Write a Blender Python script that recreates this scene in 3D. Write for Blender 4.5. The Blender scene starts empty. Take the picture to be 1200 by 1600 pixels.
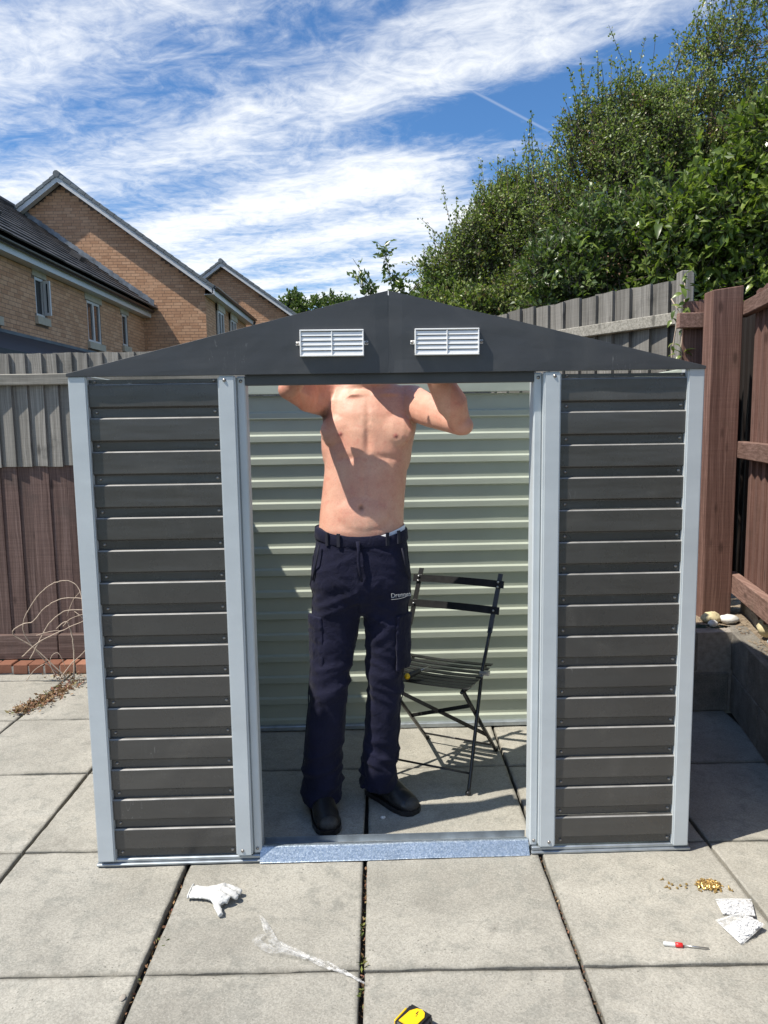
import bpy, bmesh, math, random
import numpy as np
from mathutils import Vector, Matrix, noise as mnoise, Quaternion

R = math.radians
scene = bpy.context.scene
COL = scene.collection
rnd = random.Random(7)

# ------------------------------------------------------------------ camera
cam_d = bpy.data.cameras.new("camera")
cam = bpy.data.objects.new("camera", cam_d); COL.objects.link(cam)
PITCH, ROLL, YAW = .1196, -.0143, .0056
fw = Vector((math.sin(YAW)*math.cos(PITCH), math.cos(YAW)*math.cos(PITCH), -math.sin(PITCH)))
rt0 = Vector((math.cos(YAW), -math.sin(YAW), 0)); up0 = rt0.cross(fw)
rt = math.cos(ROLL)*rt0 + math.sin(ROLL)*up0
up = -math.sin(ROLL)*rt0 + math.cos(ROLL)*up0
M4 = Matrix(((rt.x, up.x, -fw.x, 0), (rt.y, up.y, -fw.y, 0), (rt.z, up.z, -fw.z, 1.4793), (0, 0, 0, 1)))
cam.matrix_world = M4
cam_d.sensor_fit = 'VERTICAL'; cam_d.sensor_height = 24.0
cam_d.lens = 1174.18/1600*24.0
cam_d.clip_start = .05; cam_d.clip_end = 3000
scene.camera = cam

# ------------------------------------------------------------------ sun, sky
SUN_AZ, SUN_EL = 21.0, 58.3          # azimuth measured from -X towards the camera
to_sun = Vector((-math.cos(R(SUN_EL))*math.cos(R(SUN_AZ)), -math.cos(R(SUN_EL))*math.sin(R(SUN_AZ)), math.sin(R(SUN_EL))))
sd = bpy.data.lights.new("sun", 'SUN'); sd.energy = 5.0; sd.angle = R(.53); sd.color = (1, .94, .84)
so = bpy.data.objects.new("sun", sd); COL.objects.link(so)
so.rotation_euler = (-to_sun).to_track_quat('-Z', 'Y').to_euler(); so.location = (-4, -3, 9)

world = bpy.data.worlds.new("World"); scene.world = world; world.use_nodes = True
SKY_STRENGTH, CLOUD = .082, 10.6
scene.view_settings.view_transform = 'Standard'; scene.view_settings.look = 'None'
scene.view_settings.exposure = .42; scene.view_settings.gamma = 1
scene.view_settings.use_curve_mapping = False
scene.cycles.max_bounces = 8; scene.cycles.transparent_max_bounces = 12

class NT:
    """small helper to write node trees"""
    def __init__(s, tree): s.t = tree; s.n = tree.nodes; s.l = tree.links
    def new(s, typ, **kw):
        n = s.n.new(typ)
        for k, v in kw.items(): setattr(n, k, v)
        return n
    def link(s, a, b): s.l.new(a, b)
    def val(s, sock, v):
        if hasattr(v, 'is_linked') or isinstance(v, bpy.types.NodeSocket): s.l.new(v, sock)
        else: sock.default_value = v
    def math(s, op, a, b=0.0, c=None, clamp=False):
        n = s.new('ShaderNodeMath', operation=op); n.use_clamp = clamp
        s.val(n.inputs[0], a); s.val(n.inputs[1], b)
        if c is not None: s.val(n.inputs[2], c)
        return n.outputs[0]
    def vmath(s, op, a, b=None):
        n = s.new('ShaderNodeVectorMath', operation=op); s.val(n.inputs[0], a)
        if b is not None: s.val(n.inputs[1], b)
        return n.outputs[0]
    def smooth(s, x, a, b):
        n = s.new('ShaderNodeMapRange', interpolation_type='SMOOTHSTEP'); s.val(n.inputs[0], x)
        n.inputs[1].default_value = a; n.inputs[2].default_value = b
        n.inputs[3].default_value = 0; n.inputs[4].default_value = 1
        return n.outputs[0]
    def maprange(s, x, a, b, c, d):
        n = s.new('ShaderNodeMapRange'); s.val(n.inputs[0], x)
        for i, v in enumerate((a, b, c, d)): n.inputs[i+1].default_value = v
        return n.outputs[0]
    def noise(s, vec, scale, detail=4, rough=.55, dist=0.0, out='Fac'):
        n = s.new('ShaderNodeTexNoise'); s.val(n.inputs['Vector'], vec)
        n.inputs['Scale'].default_value = scale; n.inputs['Detail'].default_value = detail
        n.inputs['Roughness'].default_value = rough; n.inputs['Distortion'].default_value = dist
        return n.outputs[out]
    def comb(s, x, y, z):
        n = s.new('ShaderNodeCombineXYZ'); s.val(n.inputs[0], x); s.val(n.inputs[1], y); s.val(n.inputs[2], z); return n.outputs[0]
    def sep(s, v):
        n = s.new('ShaderNodeSeparateXYZ'); s.val(n.inputs[0], v); return n.outputs
    def mix(s, f, a, b, blend='MIX'):
        n = s.new('ShaderNodeMix', data_type='RGBA', blend_type=blend); s.val(n.inputs[0], f)
        for i, v in ((6, a), (7, b)):
            if isinstance(v, tuple): n.inputs[i].default_value = (*v[:3], 1)
            else: s.l.new(v, n.inputs[i])
        return n.outputs[2]
    def ramp(s, f, stops):
        n = s.new('ShaderNodeValToRGB'); s.val(n.inputs[0], f); cr = n.color_ramp
        while len(cr.elements) < len(stops): cr.elements.new(.5)
        for e, (p, c) in zip(cr.elements, stops): e.position = p; e.color = (*c[:3], 1)
        return n.outputs[0]

def build_sky():
    t = NT(world.node_tree)
    for n in list(t.n): t.n.remove(n)
    sky = t.new('ShaderNodeTexSky', sky_type='NISHITA'); sky.sun_disc = False
    sky.sun_elevation = R(SUN_EL); sky.sun_rotation = math.atan2(to_sun.x, to_sun.y)
    sky.air_density = 1.0; sky.dust_density = .35; sky.ozone_density = 2.2
    d = t.new('ShaderNodeTexCoord').outputs['Generated']
    x, y, z = t.sep(d)
    zz = t.math('ADD', t.math('MAXIMUM', z, 0), .012)
    px = t.math('DIVIDE', x, zz); py = t.math('DIVIDE', y, zz)
    u = t.math('ADD', t.math('MULTIPLY', px, .82), t.math('MULTIPLY', py, -.57))
    v = t.math('ADD', t.math('MULTIPLY', px, .57), t.math('MULTIPLY', py, .82))
    warp = t.noise(t.comb(t.math('MULTIPLY', u, .7), t.math('MULTIPLY', v, .9), 3.1), 1.0, 3)
    vw = t.math('ADD', v, t.math('MULTIPLY', t.math('SUBTRACT', warp, .5), .5))
    band = t.math('COSINE', t.math('MULTIPLY', t.math('SUBTRACT', vw, 1.22), 2*math.pi/.66))
    big = t.noise(t.comb(t.math('MULTIPLY', u, .45), t.math('MULTIPLY', v, .8), 11.3), 1.0, 3)
    mid = t.noise(t.comb(t.math('MULTIPLY', u, 1.8), t.math('MULTIPLY', vw, 2.9), 5.7), 1.2, 9, .62, .9)
    fine = t.noise(t.comb(t.math('MULTIPLY', u, 5.4), t.math('MULTIPLY', vw, 6.4), 1.7), 1.6, 10, .68, 1.3)
    curl = t.noise(t.comb(t.math('MULTIPLY', u, 2.6), t.math('MULTIPLY', v, 3.0), 9.1), 1.6, 8, .64, 2.0)
    c = t.math('MULTIPLY', band, .13)
    c = t.math('ADD', c, t.math('MULTIPLY', t.math('SUBTRACT', big, .5), .60))
    c = t.math('ADD', c, t.math('MULTIPLY', t.math('SUBTRACT', mid, .5), .62))
    c = t.math('ADD', c, t.math('MULTIPLY', t.math('SUBTRACT', fine, .5), .42))
    c = t.math('ADD', c, t.math('MULTIPLY', t.math('SUBTRACT', curl, .5), .55))
    clear = t.math('MULTIPLY', t.smooth(u, -1.75, -1.0), t.smooth(v, 1.98, 2.3))     # the clear patch of sky to the right
    c = t.math('SUBTRACT', c, t.math('MULTIPLY', clear, .42))
    bank = t.math('MULTIPLY', t.smooth(u, -1.35, -1.9), t.smooth(v, 2.1, 2.45))       # the broad bank to the left of it
    c = t.math('ADD', c, t.math('MULTIPLY', bank, .20))
    far = t.smooth(t.math('SQRT', t.math('ADD', t.math('MULTIPLY', px, px), t.math('MULTIPLY', py, py))), .5, 1.7)
    dens = t.math('MULTIPLY', t.smooth(t.math('ADD', c, .02), -.25, .46), t.maprange(far, 0, 1, .05, 1))   # cloud thinned overhead to lessen the sky fill, thicker cirrus lower down
    # one thin vapour trail: a straight line on the cloud plane
    def plane(pxl, pyl):
        dd = fw + rt*((pxl-600)/1174.18) - up*((pyl-800)/1174.18)
        return dd.x/(dd.z+.012), dd.y/(dd.z+.012)
    a = plane(660, 98); b = plane(880, 215)
    L = math.hypot(b[0]-a[0], b[1]-a[1]); ex, ey = (b[0]-a[0])/L, (b[1]-a[1])/L
    qx = t.math('SUBTRACT', px, a[0]); qy = t.math('SUBTRACT', py, a[1])
    al = t.math('ADD', t.math('MULTIPLY', qx, ex), t.math('MULTIPLY', qy, ey))
    ac = t.math('ABSOLUTE', t.math('ADD', t.math('MULTIPLY', qx, -ey), t.math('MULTIPLY', qy, ex)))
    trail = t.math('MULTIPLY', t.smooth(ac, .011, .0), t.math('MULTIPLY', t.smooth(al, -.05, .05), t.smooth(al, L*1.0, L*.8)))
    dens = t.math('MAXIMUM', dens, t.math('MULTIPLY', trail, .20))
    fade = t.smooth(z, -.02, .10)                      # towards the horizon the far cloud merges into a pale veil
    dens = t.math('ADD', t.math('MULTIPLY', dens, fade), t.math('MULTIPLY', t.math('SUBTRACT', 1.0, fade), .40))
    skyc = t.mix(1.0, sky.outputs[0], (.68, 1.06, 1.40), 'MULTIPLY')
    colr = t.mix(t.math('MULTIPLY', dens, .95), skyc, (CLOUD*.965, CLOUD*.985, CLOUD*1.0))
    bg = t.new('ShaderNodeBackground'); t.link(colr, bg.inputs[0]); bg.inputs[1].default_value = SKY_STRENGTH
    out = t.new('ShaderNodeOutputWorld'); t.link(bg.outputs[0], out.inputs[0])
build_sky()

# ------------------------------------------------------------------ materials
def mat(name, fn):
    m = bpy.data.materials.new(name); m.use_nodes = True
    t = NT(m.node_tree)
    for n in list(t.n): t.n.remove(n)
    b = t.new('ShaderNodeBsdfPrincipled'); o = t.new('ShaderNodeOutputMaterial'); t.link(b.outputs[0], o.inputs[0])
    fn(t, b, o); return m
def setc(t, b, c):
    if isinstance(c, tuple): b.inputs['Base Color'].default_value = (*c[:3], 1)
    else: t.link(c, b.inputs['Base Color'])
def bump(t, b, h, strength=.3, dist=.01):
    n = t.new('ShaderNodeBump'); n.inputs['Strength'].default_value = strength; n.inputs['Distance'].default_value = dist
    t.link(h, n.inputs['Height']); t.link(n.outputs[0], b.inputs['Normal'])
def objrand(t): return t.new('ShaderNodeObjectInfo').outputs['Random']
def island(t): return t.new('ShaderNodeNewGeometry').outputs['Random Per Island']
def ocoord(t, shift=True):
    o = t.new('ShaderNodeTexCoord').outputs['Object']
    if not shift: return o
    r = objrand(t)
    return t.vmath('ADD', o, t.comb(t.math('MULTIPLY', r, 37.0), t.math('MULTIPLY', r, 71.0), t.math('MULTIPLY', r, 53.0)))
def wcoord(t): return t.new('ShaderNodeNewGeometry').outputs['Position']

def plain(name, c, rough=.5, metal=0.0, var=.12, scale=30, bumpk=0.0, spec=.5, coat=0.0):
    def fn(t, b, o):
        n = t.noise(ocoord(t), scale, 5)
        f = t.maprange(n, .3, .7, 1-var, 1+var)
        setc(t, b, t.mix(1.0, t.mix(0.0, c, c), t.comb(f, f, f), 'MULTIPLY'))
        b.inputs['Roughness'].default_value = rough; b.inputs['Metallic'].default_value = metal
        b.inputs['Specular IOR Level'].default_value = spec; b.inputs['Coat Weight'].default_value = coat
        if bumpk: bump(t, b, t.noise(ocoord(t), scale*3, 6), bumpk, .004)
    return mat(name, fn)

def wood(name, c0, c1, c2, axis=2, grime=(.05, .05, .045), gr=.35, sat_r=.2, bumpk=.45, saw_k=.28):
    def fn(t, b, o):
        P = ocoord(t); s = t.sep(P)
        long_, a1, a2 = s[axis], s[(axis+1) % 3], s[(axis+2) % 3]
        wob = t.noise(t.comb(t.math('MULTIPLY', long_, 2.2), t.math('MULTIPLY', a1, 6), t.math('MULTIPLY', a2, 6)), 1.0, 3)
        q = t.comb(t.math('ADD', t.math('MULTIPLY', a1, 105), t.math('MULTIPLY', wob, 4.5)), t.math('MULTIPLY', a2, 70), t.math('MULTIPLY', long_, 1.6))
        g = t.noise(q, 1.0, 5, .6)
        g2 = t.noise(t.comb(t.math('MULTIPLY', a1, 240), t.math('MULTIPLY', a2, 240), t.math('MULTIPLY', long_, 5.0)), 1.0, 3, .6)
        saw = t.noise(t.comb(t.math('MULTIPLY', a1, 3), t.math('MULTIPLY', a2, 3), t.math('MULTIPLY', long_, 150)), 1.0, 2, .5)
        col = t.ramp(g, [(.28, c0), (.52, c1), (.74, c2)])
        f = t.math('ADD', t.math('ADD', t.math('MULTIPLY', g2, .70), t.math('MULTIPLY', saw, saw_k)), .64-saw_k*.5)
        col = t.mix(1.0, col, t.comb(f, f, f), 'MULTIPLY')
        # knots
        vo = t.new('ShaderNodeTexVoronoi'); vo.inputs['Scale'].default_value = 1.0; vo.inputs['Randomness'].default_value = 1
        t.link(t.comb(t.math('MULTIPLY', a1, 9), t.math('MULTIPLY', a2, 3), t.math('MULTIPLY', long_, 3.6)), vo.inputs['Vector'])
        k = t.smooth(vo.outputs['Distance'], .16, .05)
        col = t.mix(t.math('MULTIPLY', k, .62), col, tuple(v*.35 for v in c0))
        r = objrand(t); rr = t.maprange(r, 0, 1, 1-sat_r, 1+sat_r)
        col = t.mix(1.0, col, t.comb(rr, rr, t.math('MULTIPLY', rr, .99)), 'MULTIPLY')
        st = t.noise(wcoord(t), 5.0, 6, .65)
        col = t.mix(t.math('MULTIPLY', t.smooth(st, .55, .75), gr), col, grime)
        setc(t, b, col); b.inputs['Roughness'].default_value = .78; b.inputs['Specular IOR Level'].default_value = .25
        h = t.math('ADD', t.math('MULTIPLY', g, .7), t.math('ADD', t.math('MULTIPLY', g2, .35), t.math('MULTIPLY', saw, .3)))
        bump(t, b, h, bumpk, .004)
    return mat(name, fn)

M = {}
M['wood_grey'] = wood('weathered_grey_timber', (.125, .116, .104), (.225, .213, .194), (.33, .314, .29), gr=.55)
M['wood_grey_h'] = wood('weathered_grey_timber_rail', (.14, .13, .11), (.25, .235, .205), (.35, .33, .29), axis=0, gr=.55, grime=(.07, .075, .05))
M['wood_grey2'] = wood('weathered_dark_grey_timber', (.105, .098, .088), (.19, .18, .165), (.28, .265, .245), gr=.5)
M['wood_dark'] = wood('dark_brown_stained_timber', (.072, .044, .038), (.120, .078, .068), (.195, .136, .122), gr=.3, saw_k=.62)
M['wood_dark_h'] = wood('dark_brown_stained_gravel_board', (.066, .042, .036), (.115, .077, .066), (.18, .128, .112), axis=0, gr=.4)
M['wood_red'] = wood('red_brown_stained_timber', (.095, .050, .040), (.168, .094, .075), (.265, .160, .130), gr=.35, grime=(.10, .07, .05))
M['wood_red_h'] = wood('red_brown_stained_rail', (.12, .070, .055), (.205, .125, .100), (.31, .20, .165), axis=1, gr=.5, grime=(.11, .09, .06))

def m_slab(t, b, o):
    P = ocoord(t); Wp = wcoord(t)
    n1 = t.noise(P, 3.0, 6, .6); n2 = t.noise(P, 14, 7, .66, .4); n3 = t.noise(P, 160, 4, .7); n4 = t.noise(P, 520, 2, .6)
    col = t.ramp(n1, [(.3, (.268, .255, .223)), (.5, (.328, .313, .275)), (.72, (.395, .376, .330))])
    col = t.mix(t.math('MULTIPLY', t.smooth(n2, .48, .66), .8), col, (.258, .252, .223))
    n5 = t.noise(Wp, 1.9, 7, .68, 1.6)
    col = t.mix(t.math('MULTIPLY', t.smooth(n5, .54, .70), .40), col, (.205, .198, .174))
    n6 = t.noise(Wp, 2.3, 6, .62, .8)
    col = t.mix(t.math('MULTIPLY', t.smooth(n6, .56, .74), .45), col, (.40, .39, .352))
    f = t.math('ADD', t.math('ADD', t.math('MULTIPLY', n3, .50), t.math('MULTIPLY', n4, .42)), .54)
    col = t.mix(1.0, col, t.comb(f, f, f), 'MULTIPLY')
    vg = t.new('ShaderNodeTexVoronoi'); vg.inputs['Scale'].default_value = 230; t.link(P, vg.inputs['Vector']); gs = t.sep(vg.outputs['Color'])
    gf = t.math('ADD', t.math('MULTIPLY', t.smooth(gs[0], .0, 1.0), .24), .88); col = t.mix(1.0, col, t.comb(gf, gf, gf), 'MULTIPLY')
    gd = t.math('MULTIPLY', t.smooth(gs[1], .86, .95), t.smooth(vg.outputs['Distance'], .55, .25)); col = t.mix(t.math('MULTIPLY', gd, .5), col, (.15, .14, .12))
    gl2 = t.math('MULTIPLY', t.smooth(gs[2], .90, .97), t.smooth(vg.outputs['Distance'], .55, .25)); col = t.mix(t.math('MULTIPLY', gl2, .4), col, (.48, .46, .42))
    so_ = t.sep(t.new('ShaderNodeTexCoord').outputs['Object'])
    ed = t.math('MINIMUM', t.math('SUBTRACT', .294, t.math('ABSOLUTE', so_[0])), t.math('SUBTRACT', .294, t.math('ABSOLUTE', so_[1])))
    ed = t.math('ADD', ed, t.math('MULTIPLY', t.math('SUBTRACT', t.noise(Wp, 22, 5, .7), .5), .05))
    col = t.mix(t.math('MULTIPLY', t.smooth(ed, .016, -.004), .45), col, (.13, .122, .10))     # grime that gathers along the joints
    # stretched faint scuffs and lime bloom arcs
    s = t.sep(t.vmath('ADD', Wp, t.comb(t.noise(Wp, 1.3, 3), t.noise(Wp, 1.7, 2), 0.0)))
    w = t.noise(t.comb(t.math('MULTIPLY', s[0], .9), t.math('MULTIPLY', s[1], 7.0), 0.0), 1.0, 4, .5, .6)
    line = t.math('MULTIPLY', t.smooth(t.math('ABSOLUTE', t.math('SUBTRACT', w, .56)), .012, .0), t.smooth(n1, .42, .62))
    col = t.mix(t.math('MULTIPLY', line, .16), col, (.47, .43, .36))
    # dark specks and lichen
    vo = t.new('ShaderNodeTexVoronoi'); vo.inputs['Scale'].default_value = 46; t.link(P, vo.inputs['Vector'])
    sp = t.math('MULTIPLY', t.smooth(vo.outputs['Distance'], .17, .06), t.smooth(t.noise(P, 6, 3), .52, .62))
    col = t.mix(t.math('MULTIPLY', sp, .7), col, (.085, .08, .07))
    st = t.noise(P, 5.5, 6, .7, 1.2)
    col = t.mix(t.math('MULTIPLY', t.smooth(st, .58, .74), .30), col, (.16, .15, .13))
    r = objrand(t); rr = t.maprange(r, 0, 1, .90, 1.08)
    col = t.mix(1.0, col, t.comb(rr, rr, t.math('MULTIPLY', rr, .985)), 'MULTIPLY')
    setc(t, b, col); b.inputs['Roughness'].default_value = .88; b.inputs['Specular IOR Level'].default_value = .25
    h = t.math('ADD', t.math('MULTIPLY', n2, .8), t.math('ADD', t.math('MULTIPLY', n3, .25), t.math('MULTIPLY', n4, .1)))
    bump(t, b, h, .55, .006)
M['slab'] = mat('riven_concrete_slab', m_slab)

def m_soil(t, b, o):
    P = wcoord(t); n = t.noise(P, 60, 6, .7); n2 = t.noise(P, 7, 4)
    col = t.ramp(n, [(.3, (.012, .010, .008)), (.55, (.035, .027, .02)), (.75, (.10, .078, .055))])
    col = t.mix(t.smooth(n2, .56, .72), col, (.03, .045, .015))
    setc(t, b, col); b.inputs['Roughness'].default_value = .95; bump(t, b, n, .8, .01)
M['soil'] = mat('joint_soil', m_soil)
def m_earth(t, b, o):
    P = wcoord(t); n = t.noise(P, 1.2, 8, .7); n2 = t.noise(P, 40, 5, .7)
    col = t.ramp(n, [(.35, (.035, .055, .02)), (.55, (.06, .075, .03)), (.7, (.11, .09, .06))])
    f = t.maprange(n2, .3, .7, .6, 1.3); col = t.mix(1.0, col, t.comb(f, f, f), 'MULTIPLY')
    setc(t, b, col); b.inputs['Roughness'].default_value = .95; bump(t, b, n2, .8, .03)
M['earth'] = mat('grass_and_earth', m_earth)
def m_gravelbed(t, b, o):
    P = wcoord(t); n = t.noise(P, 55, 6, .75); n2 = t.noise(P, 9, 4)
    col = t.ramp(n, [(.3, (.10, .075, .05)), (.5, (.27, .21, .145)), (.72, (.46, .38, .28))])
    col = t.mix(t.smooth(n2, .55, .7), col, (.14, .10, .07))
    setc(t, b, col); b.inputs['Roughness'].default_value = .95; bump(t, b, n, .9, .012)
M['bed'] = mat('dry_gravelly_soil', m_gravelbed)
def m_block(t, b, o):
    P = ocoord(t); n = t.noise(P, 9, 6, .65); n2 = t.noise(P, 170, 4, .75)
    col = t.ramp(n, [(.3, (.16, .145, .122)), (.55, (.26, .238, .20)), (.75, (.38, .345, .29))])
    f = t.maprange(n2, .3, .7, .62, 1.3); col = t.mix(1.0, col, t.comb(f, f, f), 'MULTIPLY')
    setc(t, b, col); b.inputs['Roughness'].default_value = .95; bump(t, b, n2, .9, .008)
M['block'] = mat('grey_concrete_block', m_block)
M['mortar'] = plain('mortar', (.30, .27, .23), .95, var=.25, scale=40, bumpk=.5)

def m_brick(cols, isl=True, dark=.0):
    def fn(t, b, o):
        r = island(t) if isl else objrand(t)
        col = t.ramp(r, [(0, cols[0]), (.45, cols[1]), (.8, cols[2]), (1, cols[3])])
        n = t.noise(wcoord(t), 60 if not isl else 14, 5, .7); f = t.maprange(n, .3, .7, .86, 1.13)
        col = t.mix(1.0, col, t.comb(f, f, f), 'MULTIPLY')
        n2 = t.noise(wcoord(t), .7, 4, .6)
        col = t.mix(t.math('MULTIPLY', t.smooth(n2, .5, .7), .22), col, tuple(v*.62 for v in cols[1]))
        setc(t, b, col); b.inputs['Roughness'].default_value = .9; b.inputs['Specular IOR Level'].default_value = .2
        bump(t, b, n, .25, .002)
    return fn
M['house_brick'] = mat('buff_house_brick', m_brick([(.48, .27, .16), (.58, .34, .205), (.63, .385, .24), (.52, .295, .175)]))
M['house_mortar'] = plain('house_mortar', (.19, .13, .095), .95, var=.15, scale=6)
M['edge_brick'] = mat('red_edging_brick', m_brick([(.19, .085, .055), (.27, .125, .08), (.33, .16, .105), (.22, .11, .08)], isl=False))
def m_tile(t, b, o):
    r = island(t); col = t.ramp(r, [(0, (.035, .034, .036)), (.5, (.05, .048, .05)), (1, (.07, .066, .066))])
    n = t.noise(wcoord(t), 5, 6, .7); f = t.maprange(n, .3, .7, .7, 1.35)
    setc(t, b, t.mix(1.0, col, t.comb(f, f, f), 'MULTIPLY')); b.inputs['Roughness'].default_value = .6
    bump(t, b, t.noise(wcoord(t), 60, 4), .4, .01)
M['tile'] = mat('charcoal_roof_tile', m_tile)
M['verge'] = plain('grey_verge_tile', (.13, .15, .165), .7, var=.3, scale=3)
M['lead'] = plain('lead_flashing', (.22, .24, .26), .45, .5, var=.4, scale=6, bumpk=.4)
M['fascia'] = plain('white_upvc_board', (.60, .60, .60), .35, var=.06, scale=2)
M['gutter'] = plain('black_gutter', (.012, .012, .013), .35, var=.1)
M['stone'] = plain('cast_stone_lintel', (.47, .42, .33), .85, var=.12, scale=6, bumpk=.2)
M['lean_roof'] = plain('dark_navy_roof_felt', (.018, .024, .034), .6, var=.25, scale=3)
M['dark_brown'] = plain('dark_brown_wall_and_gap_shade', (.018, .012, .010), .7)
def m_glass(t, b, o):
    setc(t, b, (.02, .025, .03)); b.inputs['Roughness'].default_value = .04; b.inputs['Specular IOR Level'].default_value = .8
M['glass'] = mat('window_glass', m_glass)
M['curtain'] = plain('pale_curtain', (.45, .43, .40), .9)

def painted(name, c, rough, wav=.0, coat=.0, var=.06, dust=.15, dustc=(.42, .39, .33), spec=.5):
    def fn(t, b, o):
        P = ocoord(t); W = wcoord(t)
        n = t.noise(P, 4, 6, .6); f = t.maprange(n, .3, .7, 1-var, 1+var)
        col = t.mix(1.0, t.mix(0.0, c, c), t.comb(f, f, f), 'MULTIPLY')
        sm = t.noise(W, 2.6, 7, .62, 1.4); sp = t.noise(W, 260, 3, .6)
        dm = t.math('ADD', t.math('MULTIPLY', t.smooth(sm, .5, .78), dust), t.math('MULTIPLY', t.smooth(sp, .66, .74), dust*.8))
        col = t.mix(dm, col, dustc)
        # fine scratches through the paint
        sc = t.noise(t.vmath('MULTIPLY', W, (26.0, 26.0, 3.0)), 1.0, 2, .5, 2.4)
        line = t.math('MULTIPLY', t.smooth(t.math('ABSOLUTE', t.math('SUBTRACT', sc, .5)), .0035, .0), t.smooth(t.noise(W, 7, 3), .6, .7))
        col = t.mix(t.math('MULTIPLY', line, .35), col, (.55, .55, .53))
        setc(t, b, col)
        rn = t.noise(W, 7, 5, .65); t.link(t.maprange(rn, .3, .7, rough*.85, rough*1.25), b.inputs['Roughness'])
        b.inputs['Specular IOR Level'].default_value = spec; b.inputs['Coat Weight'].default_value = coat
        if wav:
            w1 = t.noise(t.vmath('MULTIPLY', W, (1.4, 1.4, 9.0)), 1.0, 3, .45)
            bump(t, b, w1, wav, .012)
    return mat(name, fn)
M['anth'] = painted('anthracite_sheet_steel', (.060, .058, .0545), .27, wav=.5, dust=.07, spec=.6)
M['ledge_glint'] = plain('steel_ledge_painted_glint', (.26, .255, .24), .5, var=.3, scale=14)  # pale strip on plank tops: the sun glint is put into the colour
M['anth_gable'] = painted('anthracite_gable_steel', (.050, .052, .056), .38, wav=.25, dust=.06)
M['inner'] = painted('pale_green_grey_sheet_back', (.40, .435, .365), .34, wav=.3, dust=.08)
M['frame'] = painted('light_grey_painted_steel', (.50, .54, .558), .36, wav=.2, dust=.12)
def m_galv(t, b, o):
    P = ocoord(t)
    vo = t.new('ShaderNodeTexVoronoi'); vo.inputs['Scale'].default_value = 260; t.link(P, vo.inputs['Vector'])
    vs = t.sep(vo.outputs['Color'])
    col = t.ramp(vs[0], [(0, (.33, .40, .47)), (.5, (.42, .50, .58)), (1, (.60, .67, .74))])
    n = t.noise(P, 5, 5); f = t.maprange(n, .3, .7, .85, 1.1)
    setc(t, b, t.mix(1.0, col, t.comb(f, f, f), 'MULTIPLY')); b.inputs['Metallic'].default_value = .75
    t.link(t.maprange(vs[1], 0, 1, .28, .5), b.inputs['Roughness'])
    bump(t, b, vs[2], .12, .002)
M['galv'] = mat('spangled_galvanised_steel', m_galv)
M['galv_plain'] = plain('dull_galvanised_steel', (.40, .44, .47), .42, .7, var=.2, scale=20)
M['screw'] = plain('zinc_screw', (.33, .31, .29), .38, .8, var=.2)
M['brass'] = plain('brassy_screw', (.52, .36, .14), .35, .7, var=.35, scale=200)
M['white_plastic'] = plain('white_plastic', (.82, .82, .81), .35, var=.04)
M['black_steel'] = plain('black_powder_coated_steel', (.018, .018, .018), .27, var=.2, scale=40)
M['black_plastic'] = plain('black_plastic', (.018, .018, .02), .4)
M['yellow_plastic'] = plain('yellow_plastic', (.85, .52, .012), .4, var=.05)
M['red_plastic'] = plain('red_plastic', (.62, .02, .02), .35)
M['steel'] = plain('bright_steel', (.45, .45, .45), .3, .9)
M['pebble_white'] = plain('white_pebble', (.66, .65, .61), .75, var=.12, scale=12, bumpk=.2)
M['stone_beige'] = plain('beige_stone', (.60, .52, .31), .9, var=.25, scale=20, bumpk=.6)
M['shell_blue'] = plain('blue_grey_shell', (.34, .42, .45), .5, var=.4, scale=25, bumpk=.4)
M['glove'] = plain('white_knit_glove', (.56, .56, .54), .85, var=.08, scale=60, bumpk=.25)
M['crumb'] = plain('white_plastic_washers', (.60, .60, .60), .4, var=.05)

def m_film(t, b, o):
    n = t.noise(ocoord(t), 38, 6, .7, 1.0)
    setc(t, b, (.86, .86, .85)); b.inputs['Roughness'].default_value = .14; b.inputs['Specular IOR Level'].default_value = .8
    bump(t, b, n, .9, .006)
    tr = t.new('ShaderNodeBsdfTransparent'); mx = t.new('ShaderNodeMixShader')
    t.link(t.maprange(n, .40, .70, .06, .55), mx.inputs[0]); t.link(tr.outputs[0], mx.inputs[1]); t.link(b.outputs[0], mx.inputs[2])
    t.link(mx.outputs[0], o.inputs[0])
M['film'] = mat('clear_crinkled_film', m_film)
def m_clear(t, b, o):
    setc(t, b, (.8, .82, .82)); b.inputs['Roughness'].default_value = .15
    tr = t.new('ShaderNodeBsdfTransparent'); mx = t.new('ShaderNodeMixShader'); mx.inputs[0].default_value = .45
    t.link(tr.outputs[0], mx.inputs[1]); t.link(b.outputs[0], mx.inputs[2]); t.link(mx.outputs[0], o.inputs[0])
M['clear'] = mat('clear_plastic_handle', m_clear)

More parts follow.
